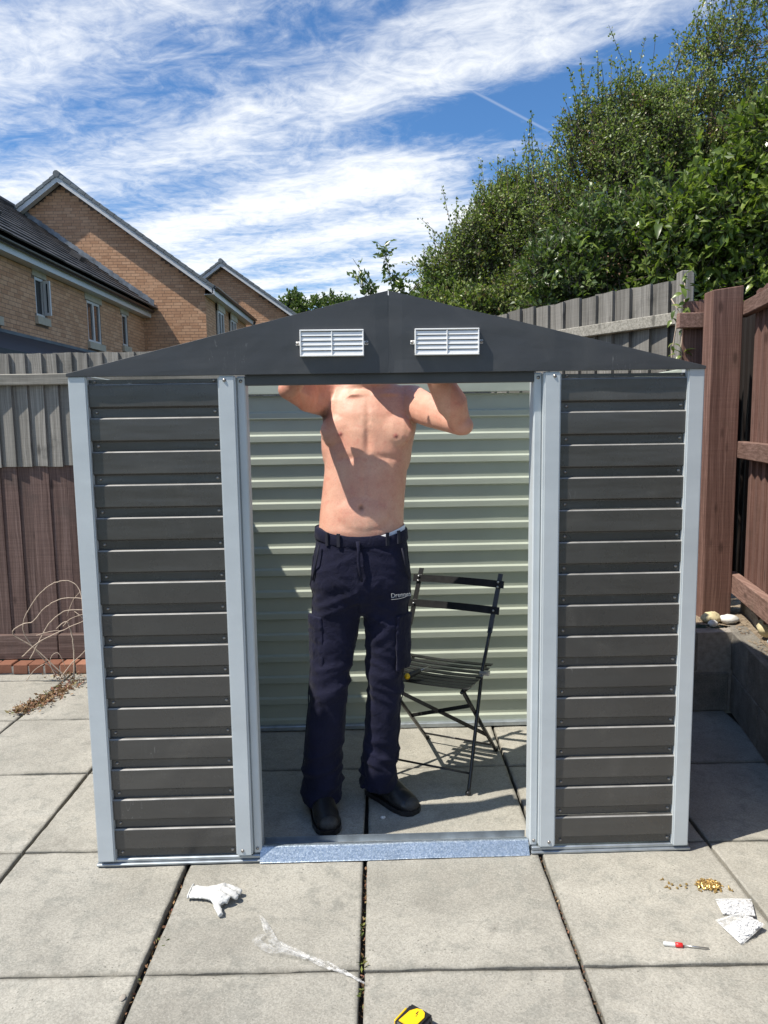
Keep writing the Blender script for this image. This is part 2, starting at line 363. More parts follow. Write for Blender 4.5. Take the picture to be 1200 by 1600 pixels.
def m_skin(t, b, o):
    W = wcoord(t); a = t.new('ShaderNodeAttribute'); a.attribute_name = 'tint'
    n = t.noise(W, 9, 5, .6); n2 = t.noise(W, 150, 4, .6)
    col = t.ramp(n, [(.3, (.58, .275, .195)), (.5, (.64, .345, .245)), (.72, (.69, .415, .30))])
    n3 = t.noise(W, 34, 5, .65); col = t.mix(t.math('MULTIPLY', t.smooth(n3, .52, .68), .45), col, (.56, .225, .165))
    vo = t.new('ShaderNodeTexVoronoi'); vo.inputs['Scale'].default_value = 95; t.link(W, vo.inputs['Vector']); col = t.mix(t.math('MULTIPLY', t.math('MULTIPLY', t.smooth(vo.outputs['Distance'], .20, .08), t.smooth(t.noise(W, 30, 2), .55, .6)), .5), col, (.36, .17, .11))
    f = t.maprange(n2, .3, .7, .93, 1.06); col = t.mix(1.0, col, t.comb(f, f, f), 'MULTIPLY')
    col = t.mix(1.0, col, a.outputs['Color'], 'MULTIPLY')
    setc(t, b, col); t.link(t.maprange(t.noise(W, 25, 4), .3, .7, .38, .6), b.inputs['Roughness']); b.inputs['Specular IOR Level'].default_value = .42
    b.inputs['Subsurface Weight'].default_value = .12; b.inputs['Subsurface Radius'].default_value = (.012, .005, .003); b.inputs['Subsurface Scale'].default_value = 1
    bump(t, b, t.math('ADD', n2, t.math('MULTIPLY', t.noise(W, 420, 2), .6)), .28, .002)
M['skin'] = mat('mottled_skin', m_skin)  # the skin's own mottled, freckled tone
def m_cloth(t, b, o):
    W = wcoord(t); n = t.noise(W, 9, 5, .65); n2 = t.noise(W, 420, 2, .5)
    col = t.ramp(n, [(.3, (.0048, .0055, .0185)), (.6, (.0072, .0080, .0265)), (.8, (.0120, .0130, .037))])
    f = t.maprange(n2, .3, .7, .8, 1.25); col = t.mix(1.0, col, t.comb(f, f, f), 'MULTIPLY')
    setc(t, b, col); b.inputs['Roughness'].default_value = .85; b.inputs['Sheen Weight'].default_value = .05; b.inputs['Specular IOR Level'].default_value = .25
    bump(t, b, t.math('ADD', t.math('MULTIPLY', t.noise(W, 26, 5, .6, .8), .9), t.math('MULTIPLY', n2, .1)), .5, .012)
M['navy'] = mat('navy_work_trouser_cloth', m_cloth)
M['seam'] = plain('navy_seam', (.009, .010, .022), .85)
M['shoe'] = plain('black_worn_shoe_leather', (.016, .015, .015), .38, var=.4, scale=30)
M['sole'] = plain('dusty_rubber_toe', (.045, .042, .038), .7, var=.3, scale=50)
M['underwear'] = plain('white_underwear', (.78, .8, .83), .85)
M['hair'] = plain('brown_hair', (.06, .04, .025), .7, var=.3, scale=90, bumpk=.6)
M['eye'] = plain('eye_white', (.7, .7, .68), .2)
M['iris'] = plain('iris', (.03, .05, .06), .2)
M['thread'] = plain('pale_embroidery', (.45, .45, .45), .8)

def leafmat(name, stops, rough=.42, trans=.32):
    def fn(t, b, o):
        r = island(t); r2 = objrand(t)
        rr = t.math('FRACT', t.math('ADD', r, r2))
        col = t.ramp(rr, stops)
        n = t.noise(wcoord(t), 1.6, 4, .6); f = t.maprange(n, .3, .7, .8, 1.22)
        col = t.mix(1.0, col, t.comb(f, f, t.math('MULTIPLY', f, .95)), 'MULTIPLY')
        setc(t, b, col); b.inputs['Roughness'].default_value = rough; b.inputs['Specular IOR Level'].default_value = .55
        tl = t.new('ShaderNodeBsdfTranslucent'); t.link(t.mix(1.0, col, (1.3, 1.5, .6), 'MULTIPLY'), tl.inputs[0])
        mx = t.new('ShaderNodeMixShader'); mx.inputs[0].default_value = trans
        t.link(b.outputs[0], mx.inputs[1]); t.link(tl.outputs[0], mx.inputs[2]); t.link(mx.outputs[0], o.inputs[0])
    return mat(name, fn)
M['leaf_small'] = leafmat('small_dark_hedge_leaf', [(0, (.070, .110, .028)), (.35, (.145, .200, .050)), (.75, (.235, .290, .080)), (.93, (.30, .33, .13)), (1, (.24, .14, .08))])
M['leaf_olive'] = leafmat('olive_hedge_leaf', [(0, (.085, .124, .032)), (.45, (.178, .230, .056)), (.85, (.265, .305, .090)), (1, (.24, .16, .09))])
M['leaf_big'] = leafmat('broad_green_leaf', [(0, (.07, .11, .026)), (.45, (.13, .19, .040)), (.85, (.21, .27, .06)), (1, (.27, .31, .09))], .33, .34)
M['leaf_mid'] = leafmat('mid_green_leaf', [(0, (.06, .095, .032)), (.5, (.10, .15, .045)), (1, (.17, .22, .07))], .36, .28)
M['leaf_rust'] = leafmat('rusty_seed_head', [(0, (.12, .065, .04)), (.5, (.19, .10, .06)), (1, (.26, .15, .09))], .8, .1)
M['bark'] = plain('grey_brown_bark', (.085, .07, .055), .9, var=.4, scale=30, bumpk=.6)
M['stem'] = plain('dry_pale_stem', (.46, .37, .29), .85, var=.25, scale=60)
M['dry'] = leafmat('dry_weed_litter', [(0, (.16, .095, .05)), (.4, (.26, .16, .08)), (.7, (.20, .075, .06)), (.9, (.38, .29, .16)), (1, (.10, .14, .03))], .85, .05)
M['moss'] = leafmat('joint_weed', [(0, (.08, .12, .02)), (.6, (.15, .18, .035)), (1, (.22, .2, .06))], .8, .1)

# ------------------------------------------------------------------ mesh helpers
class MB:
    def __init__(s): s.v = []; s.f = []; s.m = []
    def add(s, vs, fs, mi=0):
        o = len(s.v); s.v += [tuple(p) for p in vs]; s.f += [tuple(i+o for i in f) for f in fs]; s.m += [mi]*len(fs); return o
    def box(s, a, b, mi=0):
        x0, y0, z0 = a; x1, y1, z1 = b
        s.add([(x0,y0,z0),(x1,y0,z0),(x1,y1,z0),(x0,y1,z0),(x0,y0,z1),(x1,y0,z1),(x1,y1,z1),(x0,y1,z1)],
              [(0,3,2,1),(4,5,6,7),(0,1,5,4),(1,2,6,5),(2,3,7,6),(3,0,4,7)], mi)
    def obox(s, c, ax, hx, mi=0):
        c = Vector(c); A = [Vector(a).normalized()*h for a, h in zip(ax, hx)]
        vs = [c + sx*A[0] + sy*A[1] + sz*A[2] for sz in (-1, 1) for sx, sy in ((-1,-1),(1,-1),(1,1),(-1,1))]
        s.add(vs, [(0,3,2,1),(4,5,6,7),(0,1,5,4),(1,2,6,5),(2,3,7,6),(3,0,4,7)], mi)
    def bevbox(s, a, b, bev=.004, mi=0, seg=1):
        bm = bmesh.new(); bmesh.ops.create_cube(bm, size=1)
        sc = [b[i]-a[i] for i in range(3)]; ce = [(b[i]+a[i])/2 for i in range(3)]
        for v in bm.verts: v.co = Vector((v.co[i]*sc[i]+ce[i] for i in range(3)))
        bmesh.ops.bevel(bm, geom=bm.edges[:], offset=min(bev, min(sc)*.45), segments=seg, affect='EDGES')
        s.frombm(bm, mi)
    def frombm(s, bm, mi=0):
        bm.verts.index_update()
        s.add([v.co.copy() for v in bm.verts], [[v.index for v in f.verts] for f in bm.faces], mi); bm.free()
    def loft(s, rings, cap=True, closed=True, mi=0):
        n = len(rings[0]); vs = [p for r in rings for p in r]; fs = []
        for i in range(len(rings)-1):
            for j in range(n if closed else n-1):
                k = (j+1) % n; fs.append((i*n+j, i*n+k, (i+1)*n+k, (i+1)*n+j))
        if cap and closed: fs.append(tuple(range(n-1, -1, -1))); fs.append(tuple((len(rings)-1)*n+j for j in range(n)))
        s.add(vs, fs, mi)
    def tube(s, path, rad, n=8, mi=0, flat=None, cap=True):
        P = [Vector(p) for p in path]; rings = []; prev = None
        for i, p in enumerate(P):
            t = (P[min(i+1, len(P)-1)] - P[max(i-1, 0)]).normalized()
            if prev is None:
                a = Vector((0, 0, 1)) if abs(t.z) < .9 else Vector((1, 0, 0)); u = t.cross(a).normalized()
            else: u = (prev - t*prev.dot(t)).normalized()
            prev = u; w = t.cross(u); r = rad[i] if isinstance(rad, (list, tuple)) else rad
            rings.append([p + (u*math.cos(2*math.pi*k/n) + w*math.sin(2*math.pi*k/n))*r for k in range(n)])
        s.loft(rings, cap, True, mi)
    def ellipsoid(s, c, r, nu=14, nv=9, mi=0, q=None):
        c = Vector(c); rings = []
        for i in range(1, nv):
            th = math.pi*i/nv; ring = []
            for k in range(nu):
                p = Vector((r[0]*math.sin(th)*math.cos(2*math.pi*k/nu), r[1]*math.sin(th)*math.sin(2*math.pi*k/nu), -r[2]*math.cos(th)))
                ring.append(c + (q @ p if q else p))
            rings.append(ring)
        o = len(s.v); s.loft(rings, False, True, mi)
        b = Vector((0, 0, -r[2])); tp = Vector((0, 0, r[2])); n0 = len(s.v)
        s.v += [tuple(c + (q @ b if q else b)), tuple(c + (q @ tp if q else tp))]
        last = o + (nv-2)*nu
        for k in range(nu):
            s.f.append((n0, o+(k+1) % nu, o+k)); s.m.append(mi); s.f.append((n0+1, last+k, last+(k+1) % nu)); s.m.append(mi)
    def prism(s, poly, d0, d1, axis=1, mi=0):
        """poly: 2-D outline; extruded along axis between d0 and d1"""
        def P(p, d):
            return (p[0], d, p[1]) if axis == 1 else ((d, p[0], p[1]) if axis == 0 else (p[0], p[1], d))
        n = len(poly); vs = [P(p, d0) for p in poly] + [P(p, d1) for p in poly]
        fs = [tuple(range(n)), tuple(range(2*n-1, n-1, -1))] + [(i, n+i, n+(i+1) % n, (i+1) % n) for i in range(n)]
        s.add(vs, fs, mi)
    def mesh(s, name, mats, off=(0, 0, 0), smooth=False):
        me = bpy.data.meshes.new(name); o = Vector(off)
        me.from_pydata([tuple(Vector(p)-o) for p in s.v], [], s.f)
        for mm in (mats if isinstance(mats, (list, tuple)) else [mats]): me.materials.append(mm)
        me.polygons.foreach_set('material_index', s.m)
        bm = bmesh.new(); bm.from_mesh(me); bmesh.ops.recalc_face_normals(bm, faces=bm.faces); bm.to_mesh(me); bm.free()
        me.polygons.foreach_set('use_smooth', [bool(smooth)]*len(me.polygons))
        me.update(); return me
    def build(s, name, mats, parent=None, loc=None, smooth=False, rot=None, world=True):
        """world=True: vertices are in world coords and get re-based on the parent's location"""
        base = parent_loc(parent) if world else Vector((0, 0, 0))
        l = Vector(loc) if loc is not None else Vector((0, 0, 0))
        me = s.mesh(name, mats, (base + l) if world else (0, 0, 0), smooth)
        return link(name, me, parent, l, rot)

def parent_loc(p):
    l = Vector((0, 0, 0))
    while p is not None: l += p.location; p = p.parent
    return l
def link(name, me, parent=None, loc=(0, 0, 0), rot=None):
    o = bpy.data.objects.new(name, me); COL.objects.link(o); o.parent = parent; o.location = loc
    if rot is not None: o.rotation_euler = rot
    return o
def tag(o, label=None, cat=None, group=None, kind=None):
    if label: o['label'] = label
    if cat: o['category'] = cat
    if group: o['group'] = group
    if kind: o['kind'] = kind
    return o
def thing(name, label, cat, loc=(0, 0, 0), rotz=0, group=None):
    o = bpy.data.objects.new(name, None); COL.objects.link(o); o.empty_display_size = .1
    o.location = loc; o.rotation_euler = (0, 0, rotz); return tag(o, label, cat, group)
def structure(o): o['kind'] = 'structure'; return o
def raw_mesh(name, V, F, material, smooth=False):
    """fast numpy mesh: F is (n,3) or (n,4)"""
    me = bpy.data.meshes.new(name); V = np.asarray(V, np.float32); F = np.asarray(F, np.int32)
    me.vertices.add(len(V)); me.vertices.foreach_set('co', V.ravel())
    k = F.shape[1]; me.loops.add(F.size); me.loops.foreach_set('vertex_index', F.ravel())
    me.polygons.add(len(F)); me.polygons.foreach_set('loop_start', np.arange(0, F.size, k, dtype=np.int32))
    me.polygons.foreach_set('use_smooth', np.full(len(F), bool(smooth)))
    me.materials.append(material); me.update(calc_edges=True); return me
def remeshed(mb, voxel, smooth_it=4, factor=.5):
    me = mb.mesh('tmp', M['skin']); ob = bpy.data.objects.new('tmp', me); COL.objects.link(ob)
    r = ob.modifiers.new('r', 'REMESH'); r.mode = 'VOXEL'; r.voxel_size = voxel
    if smooth_it:
        sm = ob.modifiers.new('s', 'SMOOTH'); sm.iterations = smooth_it; sm.factor = factor
    dg = bpy.context.evaluated_depsgraph_get(); out = bpy.data.meshes.new_from_object(ob.evaluated_get(dg))
    bpy.data.objects.remove(ob); bpy.data.meshes.remove(me)
    out.polygons.foreach_set('use_smooth', [True]*len(out.polygons)); return out
def setmat(me, m): me.materials.clear(); me.materials.append(m)
def sell(cx, cy, z, rx, ry, n=28, e=2.3):
    pts = []
    for k in range(n):
        a = 2*math.pi*k/n; c, s_ = math.cos(a), math.sin(a)
        pts.append(Vector((cx + rx*math.copysign(abs(c)**(2/e), c), cy + ry*math.copysign(abs(s_)**(2/e), s_), z)))
    return pts
def fbm(p, sc=1.0): return mnoise.fractal(Vector(p)*sc, .6, 2.0, 4)

# ================================================================== GROUND AND PATIO
g = MB(); g.add([(-900,-300,-.06),(900,-300,-.06),(900,1500,-.06),(-900,1500,-.06)], [(0,1,2,3)])
structure(g.build('ground', M['earth']))
g = MB(); g.add([(-4.4,-1.4,-.028),(1.9,-1.4,-.028),(1.9,4.6,-.028),(-4.4,4.6,-.028)], [(0,1,2,3)])
patio = structure(g.build('patio', M['soil']))
GX, GY, PS = -.667, 1.881, .6
def wallx(y): return 1.752 + .195*(y-3.64)
def slab(x0, x1, y0, y1, seed):
    T = [0, .007, .022] + list(np.linspace(.06, .94, 17)) + [.978, .993, 1]; n = len(T)-1; V = []; F = []
    cx, cy = (x0+x1)/2, (y0+y1)/2
    for j in range(n+1):
        for i in range(n+1):
            u, v = T[i], T[j]
            x = x0+(x1-x0)*u; y = y0+(y1-y0)*v
            e = min(u, 1-u)*(x1-x0); f = min(v, 1-v)*(y1-y0); d = min(e, f)
            h = .0030*fbm((x*2.6+seed, y*2.6, seed*.3), 1.6) + .0012*fbm((x*9, y*9, seed), 1.4)
            if d < 1e-6: h -= .004
            if i in (0, n): x += .0022*fbm((x, y*7, seed*1.7), 2)
            if j in (0, n): y += .0022*fbm((x*7, y, seed*2.3), 2)
            V.append((x-cx, y-cy, h-.001))
    idx = lambda i, j: j*(n+1)+i
    for j in range(n):
        for i in range(n): F.append((idx(i,j), idx(i+1,j), idx(i+1,j+1), idx(i,j+1)))
    rim = [idx(i,0) for i in range(n)]+[idx(n,j) for j in range(n)]+[idx(n-i,n) for i in range(n)]+[idx(0,n-j) for j in range(n)]
    b0 = len(V)
    for r in rim: V.append((V[r][0], V[r][1], -.035))
    for k in range(len(rim)): F.append((rim[k], b0+k, b0+(k+1) % len(rim), rim[(k+1) % len(rim)]))
    me = raw_mesh('paving_slab', V, [f for f in F], M['slab'], True)
    sm_ = np.ones(len(F), bool); sm_[n*n:] = False; me.polygons.foreach_set('use_smooth', sm_)
    o = link('paving_slab', me, patio, (cx, cy, 0)); o.rotation_euler.z = rnd.uniform(-.002, .002)
    o.location.z = rnd.uniform(-.0015, .0015)
JW = {0: .0092, 1: .0068}                        # half widths of the joints running away from the camera
for i in range(-5, 5):
    for j in range(-4, 5):
        x0, x1 = GX+PS*i, GX+PS*(i+1); y0, y1 = GY+PS*j, GY+PS*(j+1)
        a, b = JW.get(i, .006), JW.get(i+1, .006)
        x0 += a; x1 -= b; y0 += .0045; y1 -= .0045
        y1 = min(y1, 4.385)
        if x0 > wallx(y1)-.05 or y1-y0 < .04: continue
        x1 = min(x1, wallx(y1)+.03)
        slab(x0, x1, y0, y1, i*7.3+j*3.1)

# weeds and litter in the joints: nobody could count it
def litter(name, spots, material, parent=None, seed=1, label=None):
    r = np.random.default_rng(seed); V = []; F = []
    for (x, y, z, sx, sy, n, ln, upk) in spots:
        for _ in range(n):
            c = np.array([x+r.normal()*sx, y+r.normal()*sy, z+abs(r.normal())*.004])
            d = r.normal(size=3); d[2] = abs(d[2])*upk; d /= np.linalg.norm(d); w = np.cross(d, r.normal(size=3)); w /= np.linalg.norm(w)
            l = ln*r.uniform(.5, 1.4); k = len(V)
            V += [c, c+d*l*.5+w*l*.22, c+d*l, c+d*l*.5-w*l*.22]; F += [(k, k+1, k+2, k+3)]
    o = link(name, raw_mesh(name, V, F, material), parent); o['kind'] = 'stuff'; 
    if label: o['label'] = label
    return o
spots = []
for yy in np.linspace(1.5, 2.36, 26): spots.append((GX+PS+rnd.uniform(-.004, .004), yy, -.022, .003, .01, 6, .012, .5))
litter('joint_litter', spots + [(GX+rnd.uniform(-.006, .006), yy, -.022, .004, .01, 5, .013, .4) for yy in np.linspace(1.6, 2.36, 24)]
       + [(GX+2*PS, yy, -.018, .003, .01, 6, .011, .4) for yy in np.linspace(1.6, 2.4, 24)], M['dry'], None, 3)
litter('joint_weeds', [(GX+PS-.002, 2.05, -.006, .003, .02, 16, .012, 1.2), (GX+PS+.001, 1.90, -.006, .004, .012, 14, .013, 1.2), (GX+PS, 1.80, -.006, .004, .01, 10, .011, 1.2),
       (GX+.02, 2.02, -.008, .005, .02, 10, .012, 1)], M['moss'], None, 5)

# ================================================================== HOUSES
def HS(x, y, z): return (x*1.12, y*1.12, 1.4793+(z-1.4793)*1.12)
def brick_face(inside, x0, x1, z0, z1, to3, out, parent, holes=()):
    """single bricks standing proud of the mortar, joined into one part"""
    V = []; F = []; ch, bl, jt = .075, .225, .009; r = random.Random(3); row = 0
    z = z0
    while z < z1:
        x = x0 - (bl/2 if row % 2 else 0) - (bl/4 if row % 4 == 1 else 0)
        while x < x1:
            a0, a1, b0, b1 = max(x, x0), min(x+bl-jt, x1), z, min(z+ch-jt, z1)
            for h in holes:
                if h[0] < a1 and h[1] > a0 and h[2] < b1 and h[3] > b0:
                    if a0 < h[0]-.02: a1 = h[0]-.002
                    elif a1 > h[1]+.02: a0 = h[1]+.002
            cx, cz = (a0+a1)/2, (b0+b1)/2
            if a1-a0 > .03 and inside(cx, cz) and not any(h[0] < a1 and h[1] > a0 and h[2] < b1 and h[3] > b0 for h in holes):
                d = .0022+r.uniform(-.0006, .0006); k = len(V)
                V += [to3(a0,b0,0), to3(a1,b0,0), to3(a1,b1,0), to3(a0,b1,0), to3(a0,b0,d), to3(a1,b0,d), to3(a1,b1,d), to3(a0,b1,d)]
                F += [(k+4,k+5,k+6,k+7), (k,k+1,k+5,k+4), (k+1,k+2,k+6,k+5), (k+2,k+3,k+7,k+6), (k+3,k,k+4,k+7)]
            x += bl
        z += ch; row += 1
    base = np.array(parent_loc(parent))
    o = link('brickwork', raw_mesh('brickwork', np.array(V)-base, F, M['house_brick']), parent); o['kind'] = 'stuff'
    return o
def window(parent, axis, c, plane, x0, x1, z0, z1, sgn, mull=1, open_=False, sill=True):
    """axis 'x': wall plane X=plane, opening spans Y x0..x1; sgn: outward direction"""
    def bx(mb, u0, u1, d0, d1, w0, w1):
        p = (plane+sgn*min(d0, d1), plane+sgn*max(d0, d1)); a, b = min(p), max(p)
        mb.box((a, u0, w0), (b, u1, w1)) if axis == 'x' else mb.box((u0, a, w0), (u1, b, w1))
    fr = MB(); t = .055
    bx(fr, x0, x1, -.06, -.01, z0, z0+t); bx(fr, x0, x1, -.06, -.01, z1-t, z1)
    bx(fr, x0, x0+t, -.06, -.01, z0+t, z1-t); bx(fr, x1-t, x1, -.06, -.01, z0+t, z1-t)
    for k in range(mull):
        xm = x0+(x1-x0)*(k+1)/(mull+1); bx(fr, xm-.035, xm+.035, -.06, -.008, z0+t, z1-t)
    f = fr.build('window_frame', M['fascia'], parent)
    pn = MB(); bx(pn, x0+t, x1-t, -.045, -.035, z0+t, z1-t); pn.build('pane', M['glass'], f)
    if mull:
        cu = MB(); bx(cu, x0+.05, x1-.05, -.30, -.29, z0, z1); cu.build('curtain', M['curtain'], f)
    rv = MB(); bx(rv, x0-.10, x1+.10, -.02, .016, z1, z1+.2); rv.build('lintel', M['stone'], parent)
    if sill:
        sl = MB(); bx(sl, x0-.08, x1+.08, -.06, .06, z0-.14, z0-.002); sl.build('sill', M['stone'], parent)
    if open_:
        sh = MB(); 
        bx(sh, x1-.05, x1, .0, .12, z0+.05, z0+.10); bx(sh, x1-.05, x1, .0, .12, z1-.08, z1-.03)
        bx(sh, x1-.05, x1, .085, .12, z0+.10, z1-.08); bx(sh, x1-.05, x1, .0, .05, z0+.10, z1-.08)
        cs = sh.build('open_casement', M['fascia'], f)
        pg = MB(); bx(pg, x1-.03, x1-.02, .05, .085, z0+.10, z1-.08); pg.build('pane', M['glass'], cs)

# ---- near house: long wall running away, eaves and tiled roof
XW = -6.10; Y2 = 20.16
h1 = thing('brick_house', 'low brown brick house with dark tiled roof and three windows at far left', 'house', (XW, 14, 0))
wins = [(13.85, 14.22, 3.45, 4.15), (16.26, 17.02, 3.25, 4.12), (18.44, 18.82, 3.38, 4.14), (11.7, 12.42, 3.25, 4.12)]
w = MB()
ys = [8.0, 11.7, 12.42, 13.85, 14.22, 16.26, 17.02, 18.44, 18.82, Y2]
for k in range(len(ys)-1):
    y0, y1 = ys[k], ys[k+1]; o = [q for q in wins if abs(q[0]-y0) < .01]
    if o: w.box((XW-.3, y0, 0), (XW, y1, o[0][2])); w.box((XW-.3, y0, o[0][3]), (XW, y1, 4.32))
    else: w.box((XW-.3, y0, 0), (XW, y1, 4.32))
w.box((XW-6.2, 8.0, 0), (XW-.3, 8.25, 4.3)); 
w.build('wall', M['house_mortar'], h1)
holes = [(a-.10, b+.10, d, d+.2) for a, b, c, d in wins] + [(a, b, c, d) for a, b, c, d in wins] + [(a-.08, b+.08, c-.14, c) for a, b, c, d in wins]
brick_face(lambda a, b: True, 9.0, Y2-.01, 2.0, 4.25, lambda u, v, d: (XW+d, u, v), 1, h1, holes)
for k, (a, b, c, d) in enumerate(wins):
    window(h1, 'x', None, XW, a, b, c, d, 1, mull=0 if k in (0, 2) else 1, open_=(k == 0))
f = MB(); f.box((XW+.001, 8, 4.255), (-5.90, Y2-.03, 4.275)); f.box((-5.92, 8, 4.256), (-5.895, Y2-.02, 4.42)); f.build('fascia_board', M['fascia'], h1)
def gutter(parent, x, y0, y1, z, r=.055):
    mb = MB(); rings = []
    for y in (y0, y1):
        rings.append([(x+r*math.cos(a), y, z+r*math.sin(a)) for a in np.linspace(math.pi, 2*math.pi, 9)] + [(x+(r-.008)*math.cos(a), y, z+(r-.008)*math.sin(a)) for a in np.linspace(2*math.pi, math.pi, 9)])
    mb.loft([[Vector(p) for p in rr] for rr in rings]); return mb.build('gutter', M['gutter'], parent)
gutter(h1, -5.835, 8, Y2-.1, 4.42, .06)
def tile_courses(parent, xe, ze, xr, zr, y0, y1, n, tw=.33, seed=1):
    """one object per course; each is a row of tiles lapped over the course below"""
    r = random.Random(seed); dx, dz = (xr-xe)/n, (zr-ze)/n; nv = Vector((-dz, 0, dx)).normalized()
    if nv.z < 0: nv = -nv
    for k in range(n):
        mb = MB(); y = y0 - (tw/2 if k % 2 else 0)
        while y < y1:
            a, b = max(y, y0), min(y+tw-.006, y1); y += tw
            if b-a < .03: continue
            j = r.uniform(-.003, .004)
            lo = Vector((xe+dx*(k-.18), 0, ze+dz*(k-.18))) + nv*(.035+j); hi = Vector((xe+dx*(k+1), 0, ze+dz*(k+1))) + nv*(.008+j)
            lo2 = lo - nv*.028; hi2 = hi - nv*.010
            P = lambda q, yy: (q.x, yy, q.z)
            mb.add([P(lo,a), P(lo,b), P(hi,b), P(hi,a), P(lo2,a), P(lo2,b), P(hi2,b), P(hi2,a)], [(0,1,2,3), (4,7,6,5), (0,4,5,1), (0,3,7,4), (1,5,6,2), (3,2,6,7)])
        mb.build('tile_course', M['tile'], parent)
tile_courses(h1, -5.76, 4.49, -9.25, 7.02, 8, Y2-.02, 14)
rb = MB(); rb.prism([(-5.80, 4.44), (-9.25, 6.96), (-12.7, 4.44)], 8.02, Y2-.03); rb.build('roof_deck', M['lean_roof'], h1)
rd = MB(); rd.tube([(-9.25, y, 7.03) for y in (8, 12, 16, Y2-.05)], .11, 10); rd.build('ridge_tile', M['tile'], h1)
fl = MB()                                             # stepped lead flashing where the roof meets the gable
for k in range(22):
    t0, t1 = k/22, (k+1)/22; x0, x1 = -5.80+(-9.0+5.80)*t0, -5.80+(-9.0+5.80)*t1
    z0, z1 = 4.54+(6.84-4.54)*t0, 4.54+(6.84-4.54)*t1; j = rnd.uniform(-.01, .012)
    fl.add([(x0, Y2-.035+j*.3, z0-.03), (x0, Y2-.035-j*.3, z0+.17+j), (x1, Y2-.035+j*.2, z1+.15), (x1, Y2-.035, z1-.03), (x0, Y2-.20, z0-.02), (x1, Y2-.20, z1-.02)], [(0,1,2,3), (4,0,3,5)])
fl.build('lead_flashing', M['lead'], h1)
for (yy, tt) in ((13.9, .30), (17.6, .28)):
    c = Vector((-5.76-3.49*tt, yy, 4.49+2.53*tt+.09)); v_ = MB(); v_.obox(c, ((-.81, 0, .587), (0, 1, 0), (.587, 0, .81)), (.13, .14, .05))
    v_.build('roof_vent', M['tile'], h1)

# ---- middle house: tall gable facing the garden
h2 = thing('brick_house', 'tall brown brick house whose wide gable end rises behind the low roof', 'house', (-8.1, 23, 0))
AX, AZ, CXR, SL = -8.03, 7.62, -4.47, .732
def gable_house(parent, ax, az, cxr, sl, y0, y1, brick_x0, brick_z0, sidewins=(), over=.26, bricks=True):
    cxl = 2*ax-cxr; ez = az - sl*(cxr-ax)
    mb = MB(); mb.prism([(cxl, 0), (cxr, 0), (cxr, ez), (ax, az), (cxl, ez)], y0, y1); mb.build('wall', M['house_mortar'], parent)
    if bricks:
        brick_face(lambda u, v: v < az - sl*abs(u-ax) - .02 and v < 99, brick_x0, cxr, brick_z0, az, lambda u, v, d: (u, y0-d, v), 1, parent)
    # barge boards, soffits, roof slopes and verge tiles
    for s in (-1, 1):
        n = 22; L = (cxr-ax)+.30
        def pt(t, dz): return (ax+s*L*t, az+.02-sl*L*t+dz)
        bb = MB(); bb.prism([pt(0, -.03), pt(1, -.03), pt(1, .115), pt(0, .115)], y0-over, y0-over+.025); bb.build('barge_board', M['fascia'], parent)
        sf = MB(); sf.prism([pt(0, -.005), pt(1, -.005), pt(1, .015), pt(0, .015)], y0-over+.026, y0-.02); sf.build('soffit', M['fascia'], parent)
        rf = MB(); rf.prism([pt(0, .118), pt(1, .118), pt(1, .170), pt(0, .170)], y0-over-.01, y1+.2); rf.build('roof_slope', M['tile'], parent)
        proto = None
        for k in range(n):
            c = pt((k+.5)/n, .170); a = math.atan2(-s*sl, 1)*1.0
            if proto is None:
                vt = MB(); vt.bevbox((-.5*L/n-.02, -.10, -.055), (.5*L/n+.02, .10, .03), .008); proto = vt.mesh('verge_tile', M['verge'])
            o = link('verge_tile', proto, parent, Vector((c[0], y0-over+.075, c[1]))-parent_loc(parent)); o.rotation_euler.y = s*math.atan(sl) - .06*s
    cap = MB(); cap.tube([(ax, y0-over-.03, az+.185), (ax, (y0+y1)/2, az+.185), (ax, y1+.2, az+.185)], .085, 10); cap.build('ridge_tile', M['verge'], parent)
    # eaves along the side wall
    ff = MB(); ff.box((cxr+.001, y0-.1, ez-.20), (cxr+.24, y1, ez-.18)); ff.box((cxr+.24, y0-over, ez-.21), (cxr+.265, y1, ez-.03)); ff.build('fascia_board', M['fascia'], parent)
    gutter(parent, cxr+.325, y0-over, y1+.1, ez-.02, .055)
    for q in sidewins: window(parent, 'x', None, cxr+.075, q[0], q[1], q[2], q[3], 1, mull=1)
gable_house(h2, AX, AZ, CXR, SL, Y2, 26.2, -9.4, 3.0, sidewins=[(21.45, 22.2, 3.85, 4.62), (23.3, 24.1, 3.85, 4.62)])
brick_face(lambda a, b: True, Y2-.01, 26.2, 3.4, 4.80, lambda u, v, d: (CXR+d, u, v), 1, h2, [(21.35, 22.3, 3.7, 4.83), (23.2, 24.2, 3.7, 4.83)])
dp = MB(); dp.tube([(CXR+.32, 26.15, 4.92), (CXR+.30, 26.15, 4.80), (CXR+.10, 26.15, 4.70), (CXR+.07, 26.15, 4.6), (CXR+.07, 26.15, .2)], .04, 8); dp.build('downpipe', M['gutter'], h2)

# ---- far house
h3 = thing('brick_house', 'farthest brick gable end, small and partly hidden behind the tall house', 'house', (-5.6, 31, 0))
gable_house(h3, -5.55, 7.08, -1.6, .72, 28.0, 34, -6.4, 3.4)

